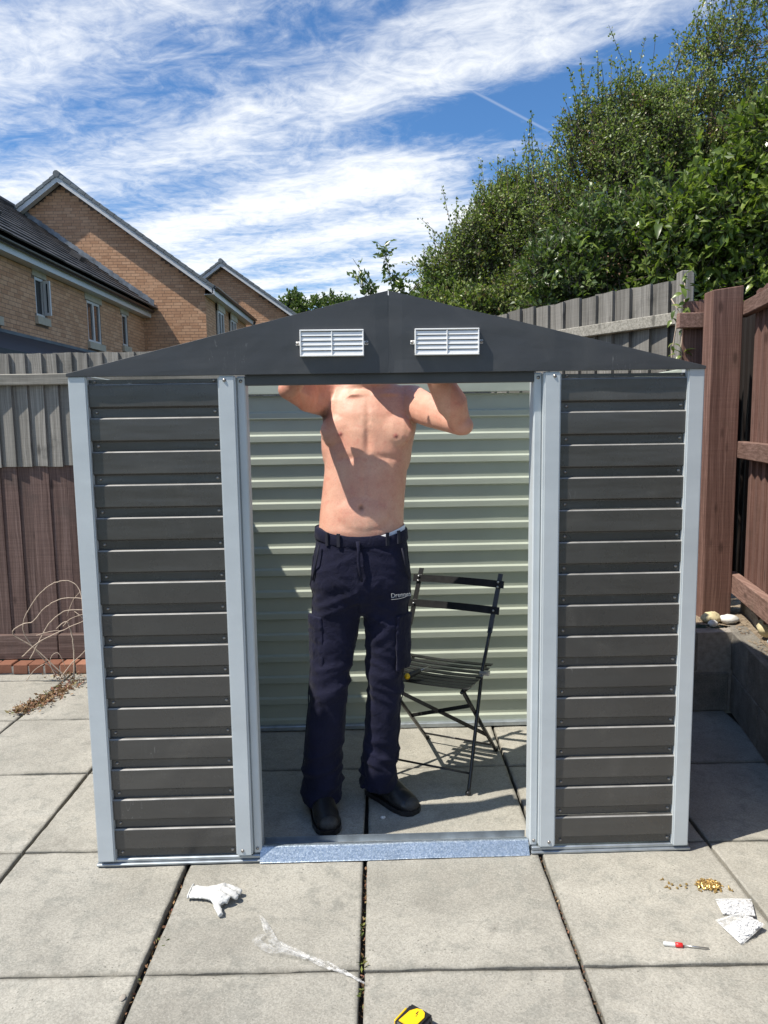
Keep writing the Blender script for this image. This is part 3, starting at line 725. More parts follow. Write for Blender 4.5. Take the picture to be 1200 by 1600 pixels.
# ---- lean-to under the windows of the near house
ln = thing('lean_to_roof', 'dark navy felted lean-to roof against the low house, just over the grey fence', 'roof', (-5.6, 14, 0))
q = MB(); q.prism([(-6.08, 3.02), (-4.95, 2.52), (-4.95, 2.44), (-6.08, 2.94)], 8.6, 19.5); q.build('roof_slope', M['lean_roof'], ln)
q = MB(); q.box((-6.085, 8.6, 3.0), (-6.05, 19.5, 3.06)); q.build('flashing', M['verge'], ln)
q = MB(); q.box((-4.98, 8.6, 2.22), (-4.94, 19.5, 2.51)); q.build('fascia_board', M['lean_roof'], ln)
q = MB(); q.box((-6.0, 8.7, 0), (-5.1, 19.4, 2.43)); q.build('wall', M['dark_brown'], ln)

# ================================================================== LEFT FENCE
lf = thing('timber_fence', 'left boundary fence, grey boards above dark brown boards behind the shed', 'fence', (-2, 4.53, 0))
def feather(w, h, t0, t1, seedtop=0):
    """feather-edge board: thin left edge, thick right edge, front at -y, slightly uneven top"""
    mb = MB(); n = 6; r = random.Random(seedtop); bot = [-.0, 0]
    tops = [h+r.uniform(-.004, .004) for _ in range(3)]
    xs = [0, w*.5, w]; th = [t0, (t0+t1)/2, t1]; rings = []
    for z in (0, h*.33, h*.66, None):
        ring = []
        for k in range(3):
            zz = tops[k] if z is None else z
            ring.append(Vector((xs[k], -th[k]+(0 if z in (0, None) else r.uniform(-.001, .001)), zz)))
        for k in (2, 1, 0):
            zz = tops[k] if z is None else z
            ring.append(Vector((xs[k], 0, zz)))
        rings.append(ring)
    mb.loft(rings); return mb
grey_b = [feather(.118, .665, .005, .017, k).mesh('grey_board', M['wood_grey']) for k in range(5)]
brown_b = [feather(.108, 1.05, .011, .0145, 10+k).mesh('brown_board', M['wood_dark']) for k in range(4)]
r1 = random.Random(5); x = -4.3; k = 0
while x < .6:
    o = link('grey_board', grey_b[r1.randrange(5)], lf, (x+2, r1.uniform(-.002, .002)-.004*0, 1.243+r1.uniform(-.004, .004))); o.rotation_euler.z = R(4.6)*-1
    o.rotation_euler.y = R(r1.uniform(-.25, .25)); x += .0915+r1.uniform(-.002, .002)
x = -4.3
while x < .6:
    o = link('brown_board', brown_b[r1.randrange(4)], lf, (x+2, .010+r1.uniform(-.003, .002), .205)); o.rotation_euler.z = R(r1.uniform(-2.0, .5)); x += .097+r1.uniform(-.01, .008)
q = MB(); q.bevbox((-4.3, 4.475, 1.722), (.7, 4.512, 1.787), .005); q.build('rail', M['wood_grey_h'], lf)
for a, b, dy in ((-4.3, -1.985, 0), (-1.979, .7, -.004)):
    q = MB(); q.bevbox((a, 4.49+dy, .062), (b, 4.535+dy, .214), .005); q.build('gravel_board', M['wood_dark_h'], lf)
q = MB()
for x in (-3.6, -1.75, .1): q.bevbox((x, 4.60, 0), (x+.1, 4.70, 1.88), .005)
q.build('post', M['wood_grey'], lf)

be = thing('brick_edging', 'row of red bricks on the ground along the foot of the left fence', 'brick edging', (-2, 4.45, 0))
bb_ = MB(); bb_.bevbox((-.0435, -.05, 0), (.0435, .05, .06), .004, seg=1); bm_ = bb_.mesh('brick', M['edge_brick'])
x = -3.9
while x < .3:
    o = link('brick', bm_, be, (x+2+rnd.uniform(-.002, .002), rnd.uniform(-.006, .004), -.002+rnd.uniform(-.003, .003))); o.rotation_euler = (rnd.uniform(-.02, .02), rnd.uniform(-.02, .02), rnd.uniform(-.03, .03)); x += .0955
q = MB(); q.box((-4, 4.405, -.02), (.3, 4.50, .045)); q.build('mortar_bed', M['mortar'], be)

# ================================================================== RAISED BED, BLOCK WALL, RIGHT FENCES
bw = thing('block_wall', 'low two-course grey concrete block wall in the shade right of the shed', 'wall', (1.75, 3.64, 0))
ang = math.atan2(.195, 1)
blk = MB(); blk.bevbox((-.218, 0, 0), (.218, .10, .200), .006, seg=1); blk_me = blk.mesh('block', M['block'])
for row in range(2):
    for k in range(-5, 1):
        x1 = 1.745 - (.44*(-k)) - (0.0 if row == 0 else .16); 
        o = link('block', blk_me, bw, (x1-.22-1.75, rnd.uniform(-.004, .003), .004+row*.2085)); o.rotation_euler.z = rnd.uniform(-.006, .006)
    for k in range(5):                                        # the return towards the camera
        d = .23+.44*k - (.18 if row else 0); cx, cy = 1.752-.195*d*.98, 3.64-d*.98
        o = link('block', blk_me, bw, (cx-1.75, cy-3.64, .004+row*.2085)); o.rotation_euler.z = -math.pi/2-ang+rnd.uniform(-.006, .006)
q = MB(); q.box((-.6, 3.652, 0), (1.77, 3.73, .408)); q.build('mortar', M['mortar'], bw)
q = MB(); q.add([(1.76,3.66,.0),(1.31,1.35,.0),(1.39,1.335,0),(1.84,3.66,0),(1.768,3.66,.408),(1.318,1.35,.408),(1.39,1.335,.408),(1.84,3.66,.408)], [(0,1,2,3),(4,7,6,5),(0,4,5,1),(1,5,6,2),(2,6,7,3),(3,7,4,0)])
q.build('mortar', M['mortar'], bw)
# soil on top of the bed: uneven sheet with a front edge
V = []; F = []; nx, ny = 60, 40
for j in range(ny+1):
    for i in range(nx+1):
        x = -.6+(3.6)*i/nx; y = 3.74+(3.2)*(j/ny)**1.4
        V.append((x, y, .415+.02*fbm((x*3, y*3, 1)) + .006*fbm((x*17, y*17, 4))))
for j in range(ny):
    for i in range(nx): k = j*(nx+1)+i; F.append((k, k+1, k+nx+2, k+nx+1))
bed = structure(link('raised_bed', raw_mesh('raised_bed', V, F, M['bed'], True)))
V = []; F = []
for j in range(31):
    for i in range(13):
        y = 1.4+2.36*j/30; xw = wallx(y)+.085; x = xw+(3.0-xw)*i/12
        V.append((x, y, .413+.014*fbm((x*3, y*3, 1)) + .005*fbm((x*17, y*17, 4))))
for j in range(30):
    for i in range(12): k = j*13+i; F.append((k, k+1, k+14, k+13))
structure(link('raised_bed', raw_mesh('raised_bed', V, F, M['bed'], True)))
rr = np.random.default_rng(4); V = []; F = []
ico = [(0,0,1),(.9,0,.3),(.28,.85,.3),(-.73,.53,.3),(-.73,-.53,.3),(.28,-.85,.3)]
for _ in range(900):
    y = rr.uniform(3.0, 4.2); x = wallx(y)+.03+abs(rr.normal())*.22
    if y > 3.68 and rr.random() < .55: x = rr.uniform(1.45, 2.0)
    if 3.60 < y < 3.76 and x < 1.84: pass
    s = rr.uniform(.003, .009); k = len(V); a = rr.uniform(0, 6.28)
    for p in ico:
        V.append((x+s*(p[0]*math.cos(a)-p[1]*math.sin(a)), y+s*(p[0]*math.sin(a)+p[1]*math.cos(a)), .417+.018*fbm((x*3, y*3, 1))+s*p[2]*.7))
    F += [(k,k+1,k+2),(k,k+2,k+3),(k,k+3,k+4),(k,k+4,k+5),(k,k+5,k+1)]
o = link('gravel', raw_mesh('gravel', V, F, M['bed'])); o['kind'] = 'stuff'
# cap of mortar on the wall top
def lump(name, c, r, material, label, cat, seed, q=None, group=None, parent=None, smooth=True):
    mb = MB(); mb.ellipsoid((0,0,0), r, 16, 10, q=q); me = mb.mesh(name, material, smooth=smooth)
    for v in me.vertices:
        n = v.co.normalized(); v.co += n*(.22*min(r)*fbm(n*1.7+Vector((seed, 0, 0)), 1.2))
    o = link(name, me, parent, c); 
    if label: tag(o, label, cat, group)
    return o
lump('pebble', (1.80, 3.79, .438), (.052, .034, .024), M['pebble_white'], 'smooth white pebble lying before the red-brown fence post', 'pebble', 1)
lump('rock', (1.712, 3.80, .444), (.05, .04, .03), M['stone_beige'], 'knobbly dull yellow rock beside the shed corner post', 'rock', 2)
lump('shell', (1.695, 3.735, .432), (.025, .02, .016), M['pebble_white'], 'small white shell in front of the yellow rock beside the shed post', 'shell', 12)
lump('rock', (1.90, 3.50, .475), (.10, .075, .055), M['stone_beige'], 'large pale yellow rock at the right edge on the block wall', 'rock', 5)
lump('shell', (1.845, 3.375, .438), (.055, .030, .022), M['shell_blue'], 'blue grey shell in front of the large pale rock', 'shell', 6)

rf = thing('timber_fence', 'red-brown stained fence with thick post along the right side', 'fence', (1.85, 3.9, .42))
q = MB(); q.prism([(1.706, .40), (1.862, .40), (1.862, 2.140), (1.706, 2.118)], 3.90, 4.01); 
bm = bmesh.new(); 
pst = q.build('post', M['wood_red'], rf)
bvm = pst.modifiers.new('bevel', 'BEVEL'); bvm.width = .004; bvm.segments = 1
FD = Vector((-.195, -.98, 0)).normalized(); FN = Vector((.98, -.195, 0))          # along the fence to the camera; outward behind
F0 = Vector((1.875, 3.965, 0))
def rail(z0, z1, a, b, th=.045):
    mb = MB(); c = F0 + FD*((a+b)/2) + FN*(th/2); mb.obox((c.x, c.y, (z0+z1)/2), (FD, FN, (0, 0, 1)), ((b-a)/2, th/2, (z1-z0)/2))
    o = mb.build('rail', M['wood_red_h'], rf); m_ = o.modifiers.new('bevel', 'BEVEL'); m_.width = .004; m_.segments = 1
rail(.545, .650, -.03, 2.6); rail(1.265, 1.352, -.03, 2.6); rail(1.99, 2.062, -.03, 2.6)
rbd = [feather(.125, 1.60, .008, .018, 30+k).mesh('board', M['wood_red']) for k in range(4)]
for k in range(22):
    c = F0 + FD*(.07+.105*k) + FN*.066
    o = link('board', rbd[(k+4) % 4], rf, Vector((c.x, c.y, .50+rnd.uniform(-.01, .01)))-rf.location); o.rotation_euler.z = math.atan2(FD.y, FD.x)+R(rnd.uniform(-5, -3))
gap_shade_board = feather(.125, 1.62, .008, .018, 60).mesh('board', M['dark_brown'])  # added backing for the gap by the post, its shade put into the colour
for k in range(-13, 1):
    c = F0 + FD*(.09+.105*k) + FN*.17; o = link('board', gap_shade_board, rf, Vector((c.x, c.y, .48))-rf.location); o.rotation_euler.z = math.atan2(FD.y, FD.x)+R(-4)
q = MB(); c = F0+FD*1.2+FN*.09; q.obox((c.x, c.y, .46), (FD, FN, (0, 0, 1)), (1.25, .012, .06)); q.build('gravel_board', M['wood_grey_h'], rf)
# short panel between the red-brown post and the grey post
q = MB(); q.bevbox((1.615, 4.10, 1.955), (1.80, 4.14, 2.035), .004); q.build('rail', M['wood_red_h'], rf)
q = MB(); q.bevbox((1.615, 4.10, .62), (1.80, 4.14, .70), .004); q.build('rail', M['wood_red_h'], rf)
rb2 = [feather(.105, 1.66, .008, .016, 40+k).mesh('board', M['wood_red']) for k in range(2)]
for k in range(2):
    o = link('board', rb2[k], rf, Vector((1.66+.085*k, 4.165, .44+.012*k))-rf.location); o.rotation_euler.z = R(-4)

gf = thing('timber_fence', 'weathered grey fence rising behind the right end of the shed', 'fence', (1.7, 4.3, .42))
G0 = Vector((1.715, 4.27, 0)); GD = Vector((-.525, .85, 0)).normalized(); GN = Vector((.85, .525, 0)).normalized()
q = MB(); q.bevbox((1.665, 4.21, .4), (1.735, 4.285, 2.275), .004); q.build('post', M['wood_grey'], gf)
gb = [feather(.165, 1.85, .006, .020, 50+k).mesh('board', M['wood_grey2']) for k in range(5)]
ga = math.atan2(-GD.y, -GD.x)
for k in range(24):
    c = G0 + GD*(.005+.138*(k+1)) + GN*.05
    o = link('board', gb[k % 5], gf, Vector((c.x, c.y, .40+rnd.uniform(-.008, .008)))-gf.location); o.rotation_euler.z = ga-R(5+rnd.uniform(-1, 1)); o.rotation_euler.y = R(rnd.uniform(-.3, .3))
for z0 in (2.000, .75):
    q = MB(); c = G0+GD*1.75-GN*.0; q.obox((c.x, c.y, z0+.032), (GD, GN, (0, 0, 1)), (1.73, .022, .034)); o = q.build('rail', M['wood_grey_h'], gf)
    m_ = o.modifiers.new('bevel', 'BEVEL'); m_.width = .004; m_.segments = 1

# ================================================================== METAL SHED
SA = math.atan2(.04, 2.023)
shed = thing('metal_shed', 'half-built dark grey metal shed front with pale steel posts and open doorway', 'shed', (.039, 2.403, 0), SA)
def sb(mb, name, mats, parent=shed, smooth=False, loc=None): return mb.build(name, mats, parent, loc, smooth, world=False)
PZ, P0 = .1055, .028
prof = [(0, .0125), (.0255, .0125), (.0268, .0118), (.0325, .0012), (.034, 0), (.0985, 0), (.0998, .0006), (.1032, .0045), (.1050, .0080), (PZ, .0125)]
def plank_mesh(x0, x1, name='cladding_plank', flip=1, nx=10, seed=0):
    """corrugated strip with thickness, outer face anthracite, back face pale green; local y is depth"""
    mb = MB(); xs = np.linspace(x0, x1, nx); r = random.Random(seed)
    outer = []; inner = []
    for i, x in enumerate(xs):
        wv = .0010*fbm((x*5, seed, 0), 1)
        outer.append([Vector((x, flip*(d+(wv if 3 <= j <= 6 else 0)), z)) for j, (z, d) in enumerate(prof)])
        inner.append([Vector((x, flip*(d+.0011+(wv if 3 <= j <= 6 else 0)), z)) for j, (z, d) in enumerate(prof)])
    mb.loft(outer, False, False, 0); mb.loft(inner, False, False, 1)
    n = len(prof)
    return mb
def plank(x0, x1, name, parent, k, flip=1, yoff=0, seed=0):
    mb = plank_mesh(x0, x1, seed=seed, flip=flip)
    me = bpy.data.meshes.new(name); me.from_pydata(mb.v, [], mb.f); me.materials.append(M['anth']); me.materials.append(M['inner']); me.materials.append(M['ledge_glint'])
    nf = len(mb.m)//2; mb.m[:nf] = [2 if f % (len(prof)-1) == 6 else 0 for f in range(nf)]  # top flange faces get the painted glint strip
    me.polygons.foreach_set('material_index', mb.m); me.polygons.foreach_set('use_smooth', [False]*len(me.polygons)); me.update(); return me
sc = MB()
sc.tube([(0, .001, 0), (0, -.0015, 0)], .0055, 10); sc.ellipsoid((0, -.0012, 0), (.0042, .0028, .0042), 10, 6); sc_me = sc.mesh('screw', M['screw'], smooth=True)
for (a, b) in ((-.952, -.536), (.540, .955)):
    for k in range(15):
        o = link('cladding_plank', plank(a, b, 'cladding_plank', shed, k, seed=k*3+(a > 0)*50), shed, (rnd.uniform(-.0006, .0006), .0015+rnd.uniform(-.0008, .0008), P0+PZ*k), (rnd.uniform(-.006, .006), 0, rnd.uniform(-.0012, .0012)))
        for xx in (a+.024, b-.020): link('screw', sc_me, o, (xx, .0115, .015))
    tp = MB(); tp.box((a, .0135, P0+PZ*15+.0005), (b, .0155, P0+PZ*15+.0115)); o = sb(tp, 'top_flange', [M['anth']])
    for xx in (a+.024, b-.020): link('screw', sc_me, o, (xx, .0128, P0+PZ*15+.006))
# back and side walls, seen from inside through the doorway
for k in range(15):
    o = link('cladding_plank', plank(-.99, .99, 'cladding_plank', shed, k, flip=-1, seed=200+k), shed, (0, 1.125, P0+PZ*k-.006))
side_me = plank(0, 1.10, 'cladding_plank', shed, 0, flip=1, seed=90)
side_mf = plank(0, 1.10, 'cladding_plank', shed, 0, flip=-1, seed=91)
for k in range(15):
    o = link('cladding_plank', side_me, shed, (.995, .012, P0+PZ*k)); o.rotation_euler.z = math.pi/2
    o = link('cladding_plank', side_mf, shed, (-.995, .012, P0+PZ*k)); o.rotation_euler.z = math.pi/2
# corner posts and door jambs: folded steel with a rounded arris
def post(name, x0, x1, y0, y1, z0, z1, bev=.004):
    mb = MB(); mb.bevbox((x0, y0, z0), (x1, y1, z1), bev, seg=2); return sb(mb, name, [M['frame']], smooth=False)
post('corner_post', -1.0035, -.9465, -.0105, .045, .022, 1.633); post('corner_post', .9465, 1.0000, -.0105, .045, .022, 1.638)
post('corner_post', -1.000, -.945, 1.09, 1.135, .022, 1.63); post('corner_post', .945, 1.000, 1.09, 1.135, .022, 1.63)
for s in (-1, 1):
    a, b = (-.5405, -.4855) if s < 0 else (.486, .5415)
    jb = post('door_jamb', a, b, -.0105, .03, .030, 1.629, .005)
    a2, b2 = (-.4855, -.4575) if s < 0 else (.4585, .486)
    mb = MB(); mb.bevbox((a2+(.0006 if s < 0 else 0), .012, .026), (b2-(0 if s < 0 else .0006), .075, 1.6275), .004, seg=1); sb(mb, 'jamb_return', [M['frame']], jb)
    for zz in (1.612, .045): link('screw', sc_me, jb, ((a2+b2)/2, .0115, zz))
    for zz in (1.615, .05): link('screw', sc_me, jb, ((a+b)/2+.006*s, -.0108, zz))
# header, gable, vents
mb = MB(); mb.bevbox((-.4585, .012, 1.5985), (.4595, .04, 1.6335), .002); sb(mb, 'header_rail', [M['anth_gable']])
def gable_z(x): return 1.882 - (1.882-1.641)*abs(x+.003)/1.0
for s in (-1, 1):
    x0, x1 = (-1.006, -.0042) if s < 0 else (-.0018, 1.0)
    n = 26; mb = MB(); xs = np.linspace(x0, x1, n); yo = -.014
    top = []; 
    rows = 6; grid = []
    for i, x in enumerate(xs):
        zt = gable_z(x) + .0012*fbm((x*6, s, 0)); zb = 1.6315
        col = []
        for j in range(rows+1):
            z = zb+(zt-zb)*j/rows
            col.append(Vector((x, yo+.0016*fbm((x*2.2, z*4, s*3.0), 1)+(.003*math.exp(-((x+.003)/.03)**2)), z)))
        col.append(Vector((x, yo+.0225, zt+.0006)))          # folded flange on the top edge
        col.insert(0, Vector((x, yo+.0230, zb)))             # folded lip on the bottom edge
        grid.append(col)
    mb.loft(grid, False, False, 0)
    gp = sb(mb, 'gable_panel', [M['anth_gable']]); sm = gp.modifiers.new('sheet', 'SOLIDIFY'); sm.thickness = .0012; sm.offset = 0
    bv = gp.modifiers.new('bevel', 'BEVEL'); bv.width = .0012; bv.segments = 1; bv.limit_method = 'ANGLE'
    # vent grille
    vx0, vx1 = (-.279, -.081) if s < 0 else (.077, .278); vz0, vz1 = 1.683, 1.764
    fr = MB(); y0, y1 = -.031, -.0145
    for (a, b) in (((vx0, vz0), (vx1, vz0+.0045)), ((vx0, vz1-.0045), (vx1, vz1)), ((vx0, vz0+.0046), (vx0+.0045, vz1-.0046)), ((vx1-.0045, vz0+.0046), (vx1, vz1-.0046)), (((vx0+vx1)/2-.0018, vz0+.0046), ((vx0+vx1)/2+.0018, vz1-.0046))):
        fr.bevbox((a[0], y0, a[1]), (b[0], y1, b[1]), .0012)
    vent = sb(fr, 'vent_grille', [M['white_plastic']], gp)
    lv = MB(); h = (vz1-vz0-.009)/5
    lv.add([(vx0+.0045, -.0295, 0), (vx1-.0045, -.0295, 0), (vx1-.0045, -.0268, h*.80), (vx0+.0045, -.0268, h*.80), (vx0+.0045, -.0282, -.0008), (vx1-.0045, -.0282, -.0008), (vx1-.0045, -.0255, h*.80-.0008), (vx0+.0045, -.0255, h*.80-.0008)], [(0,1,2,3),(7,6,5,4),(0,4,5,1),(2,6,7,3)])
    lm = lv.mesh('louvre', M['white_plastic'])
    for k in range(5): link('louvre', lm, vent, (0, 0, vz0+.0047+h*k))
    tb = MB()
    for xx in (vx0-.006, vx1+.006): tb.bevbox((xx-.007, -.0175, (vz0+vz1)/2-.006), (xx+.007, -.0148, (vz0+vz1)/2+.006), .002)
    sb(tb, 'fixing_tab', [M['white_plastic']], gp)
    for xx in (vx0-.008, vx1+.008): link('screw', sc_me, gp, (xx, -.018, (vz0+vz1)/2)).scale = (.9, .9, .9)
mb = MB(); mb.box((-.02, -.0115, 1.634), (.014, -.0105, 1.868)); sb(mb, 'seam_strip', [M['anth_gable']])
# base rails, threshold ramp, door track
mb = MB(); bx = [(-1.012, -.452), (.462, 1.012)]
for a, b in bx:
    mb = MB(); mb.bevbox((a, -.004, .002), (b, .052, .011), .002); mb.bevbox((a+.003, .004, .0112), (b-.003, .0515, .0245), .003); sb(mb, 'base_rail', [M['galv_plain']])
for a, b in (((-1.012, .053), (-.958, 1.14)), ((.958, .053), (1.012, 1.14))):
    mb = MB(); mb.bevbox((a[0], a[1], .002), (b[0], b[1], .022), .003); sb(mb, 'base_rail', [M['galv_plain']])
mb = MB(); mb.bevbox((-1.012, 1.085, .003), (1.012, 1.145, .026), .003); sb(mb, 'base_rail', [M['galv_plain']])
mb = MB(); rp = [(-.009, .0025), (-.007, .004), (.017, .043), (.021, .045), (.030, .045), (.030, .042), (.020, .042), (-.004, .0025)]
mb.loft([[Vector((x, y+.002*fbm((x*3, 0, 0)), z)) for y, z in rp] for x in np.linspace(-.463, .455, 14)]); sb(mb, 'threshold_ramp', [M['galv']])
mb = MB()
mb.box((-.457, .031, .010), (.459, .094, .013)); mb.box((-.457, .031, .0135), (.459, .0325, .040)); mb.box((-.457, .062, .0135), (.459, .0635, .028)); mb.box((-.457, .0925, .0135), (.459, .0945, .036))
sb(mb, 'door_track', [M['galv_plain']])
mb = MB(); mb.bevbox((-.99, 1.088, 1.61), (.99, 1.115, 1.655), .003); sb(mb, 'top_rail', [M['inner']])
for s in (-1, 1):
    mb = MB(); mb.bevbox((s*.985-.012, .06, 1.612), (s*.985+.012, 1.08, 1.64), .003); sb(mb, 'top_rail', [M['inner']])

# ================================================================== PERSON
per = thing('person', 'shirtless person in navy work trousers with raised arms, standing inside the shed doorway', 'person', (-.07, 2.80, 0))
BY = 2.80
def body_mesh():
    mb = MB()
    rings = [(.98, -.075, .150, .095), (1.08, -.071, .160, .100), (1.14, -.068, .158, .102), (1.20, -.062, .156, .104), (1.30, -.050, .154, .108), (1.38, -.040, .163, .114),
             (1.45, -.033, .172, .117), (1.51, -.030, .178, .112), (1.56, -.030, .172, .098), (1.60, -.030, .135, .080), (1.625, -.030, .075, .066), (1.66, -.030, .058, .060), (1.72, -.030, .055, .06)]
    mb.loft([sell(cx, BY+(.004 if z < 1.3 else 0), z, rx, ry, 32, 2.35) for z, cx, rx, ry in rings])
    for s, cx in ((-1, -.116), (1, .052)):                      # pectorals, lats
        mb.ellipsoid((cx, 2.722, 1.455), (.090, .034, .066), q=Quaternion((0, 1, 0), s*.25))
    mb.ellipsoid((-.062, 2.735, 1.15), (.11, .045, .10))
    for s in (-1, 1):
        mb.ellipsoid((-.045+s*.128, 2.80, 1.40), (.042, .075, .12))
    # right arm (picture left) and left arm
    mb.tube([(-.13, 2.81, 1.555), (-.185, 2.80, 1.562), (-.245, 2.73, 1.572), (-.305, 2.645, 1.597), (-.275, 2.625, 1.66), (-.21, 2.605, 1.74), (-.16, 2.59, 1.80)], [.062, .066, .057, .043, .050, .041, .028], 16)
    mb.ellipsoid((-.245, 2.735, 1.56), (.055, .045, .046)); mb.ellipsoid((-.322, 2.63, 1.597), (.022, .022, .022))
    mb.ellipsoid((-.312, 2.64, 1.595), (.036, .036, .036))
    mb.tube([(.07, 2.81, 1.55), (.125, 2.80, 1.548), (.20, 2.71, 1.508), (.283, 2.605, 1.468), (.250, 2.565, 1.535), (.205, 2.53, 1.61), (.165, 2.505, 1.685)], [.062, .065, .054, .042, .054, .043, .029], 16)
    mb.ellipsoid((.215, 2.70, 1.497), (.05, .045, .042)); mb.ellipsoid((.298, 2.60, 1.455), (.024, .024, .020))
    mb.ellipsoid((.292, 2.602, 1.462), (.036, .036, .034))
    # hands: palm, four fingers, thumb laid against the back of the gable
    for (wr, dr, side) in (((-.16, 2.59, 1.800), Vector((.86, .20, .18)), 1), ((.165, 2.505, 1.685), Vector((-.50, -.18, .84)), -1)):
        wr = Vector(wr); dr.normalize(); nb = Vector((0, 1, 0)); nb = (nb - dr*nb.dot(dr)).normalized(); sd_ = dr.cross(nb)*side
        pc = wr+dr*.05; a_ = [wr, wr+dr*.03, wr+dr*.075, wr+dr*.095]
        rr_ = []
        for p, hw, ht in zip(a_, (.026, .034, .040, .036), (.018, .016, .013, .010)):
            rr_.append([p + sd_*hw*math.cos(t_) + nb*ht*math.sin(t_) for t_ in np.linspace(0, 2*math.pi, 13)[:-1]])
        mb.loft(rr_)
        for k, (off, ln_) in enumerate(((-.030, .062), (-.010, .070), (.011, .066), (.031, .050))):
            b0 = wr+dr*.082+sd_*off; d1 = (dr+sd_*off*2.4).normalized()
            mb.tube([b0, b0+d1*ln_*.45, b0+d1*ln_*.75-nb*.006, b0+d1*ln_*1.0-nb*.016], [.0088, .0082, .0076, .0062], 8)
        b0 = wr+dr*.025-sd_*.028; d1 = (dr*.6-sd_*.8).normalized(); mb.tube([b0, b0+d1*.03, b0+d1*.055+dr*.012], [.012, .0095, .0075], 8)
    # head with brow, nose, chin, ears
    mb.ellipsoid((-.03, 2.795, 1.775), (.074, .092, .098), 20, 14); mb.ellipsoid((-.03, 2.762, 1.715), (.052, .058, .058))
    mb.tube([(-.03, 2.702, 1.785), (-.03, 2.690, 1.765), (-.03, 2.683, 1.748), (-.03, 2.697, 1.738)], [.009, .010, .013, .009], 8)
    mb.ellipsoid((-.03, 2.712, 1.797), (.05, .014, .010)); mb.ellipsoid((-.03, 2.712, 1.715), (.024, .012, .007)); mb.ellipsoid((-.03, 2.716, 1.682), (.022, .018, .015))
    for s in (-1, 1): mb.ellipsoid((-.03+s*.077, 2.80, 1.765), (.010, .020, .032))
    for i, q_ in enumerate(mb.v):                               # lean back from the hips and turn a little to the left
        sft = .25*min(.55, max(0, q_[2]-1.08)); arm = max(0, min(1, (2.685-q_[1])/.06), min(1, (abs(q_[0]+.03)-.165)/.09)) if q_[2] > 1.40 else 0
        if q_[2] > 1.60: sft *= 1-.75*min(1, (q_[2]-1.60)/.10)
        sft *= 1-arm; x, y = q_[0]+.05, q_[1]-BY; a_ = -.16*(1-arm)*min(1, max(0, (q_[2]-1.05)/.25))
        x, y = x*math.cos(a_)-y*math.sin(a_), x*math.sin(a_)+y*math.cos(a_); f_ = 1+sft/2.8
        mb.v[i] = ((x-.05)*f_, y+BY+sft, 1.4793+(q_[2]-1.4793)*f_)
    me = remeshed(mb, .0052, 6, .5)
    # navel, spine of the belly, collarbones, then pigment and a darker navel
    tint = me.color_attributes.new('tint', 'FLOAT_COLOR', 'POINT'); cols = np.ones((len(me.vertices), 4), np.float32)
    nav = Vector((-.068, 2.690, 1.168)); nips = [Vector((-.142, 2.69, 1.436)), (Vector((.062, 2.69, 1.428)))]
    pits = [Vector((-.200, 2.88, 1.500)), Vector((.140, 2.87, 1.478))]
    for i, v in enumerate(me.vertices):
        p = v.co
        if p.y < 2.72+.25*max(0, p.z-1.08) and 1.02 < p.z < 1.6:
            d = math.hypot((p.x-nav.x)/.007, (p.z-nav.z)/.012)
            if d < 2.5: p.y += .012*math.exp(-d*d)
            g_ = math.exp(-((p.x+.040)/.012)**2)*math.exp(-((p.z-1.42)/.09)**2); p.y += .008*g_          # sternum
            g_ = math.exp(-((p.x+.055)/.010)**2)*math.exp(-((p.z-1.27)/.07)**2); p.y += .005*g_
            for s in (-1, 1):
                cl = 1.582+.02*abs(p.x+.03); p.y -= .006*math.exp(-((p.z-cl)/.010)**2)*math.exp(-((abs(p.x+.03)-.07)/.045)**2)
                p.y += .0028*math.exp(-((p.z-(1.355-.10*abs(p.x+.045)))/.013)**2)*math.exp(-((abs(p.x+.045)-.07)/.05)**2)   # lower edge of the ribs
            k = 1.0
            for nn in nips:
                d = math.hypot(p.x-nn.x, p.z-nn.z)/.0095
                if d < 2: cols[i, :3] *= np.array([1-.36*math.exp(-d**4), 1-.58*math.exp(-d**4), 1-.52*math.exp(-d**4)])
                if d < 1: p.y -= .003*math.exp(-(d*2)**2)
            d = math.hypot(p.x-nav.x, p.z-nav.z)/.009
            if d < 2: cols[i, :3] *= 1-.55*math.exp(-d*d)
            hair = math.exp(-((p.x+.04)/.05)**2 - ((p.z-1.47)/.07)**2)*(.5+.5*fbm(p*60)); cols[i, :3] *= 1-.36*max(0, hair)
        for q_ in pits:
            d = math.sqrt(((p.x-q_.x)/.026)**2+((p.y-q_.y)/.06)**2+((p.z-q_.z)/.032)**2)
            if d < 2: cols[i, :3] *= 1-.80*math.exp(-d*d)*(.75+.25*fbm(p*70))
        if p.z > 1.43 and (p.x > .24 or p.x < -.27): cols[i, :3] *= np.array([1.0, .86, .84])      # reddened forearms and elbows
    tint.data.foreach_set('color', cols.ravel())
    setmat(me, M['skin']); return me
bm_o = body_mesh()
bm_o.transform(Matrix.Translation(-per.location)); link('body', bm_o, per)
for s in (-1, 1):
    e = MB(); e.ellipsoid((-.050+s*.028, 2.752, 1.792), (.011, .008, .008)); eo = e.build('eye', M['eye'], per, smooth=True)
    e = MB(); e.ellipsoid((-.050+s*.028, 2.7455, 1.792), (.005, .003, .005)); e.build('iris', M['iris'], eo, smooth=True)
hm = MB(); hm.ellipsoid((-.032, 2.852, 1.805), (.080, .092, .095), 20, 14); hme = remeshed(hm, .006, 2)
for v in hme.vertices: v.co += v.normal*.004*fbm(v.co*60)
setmat(hme, M['hair']); hme.transform(Matrix.Translation(-per.location)); link('hair', hme, per)

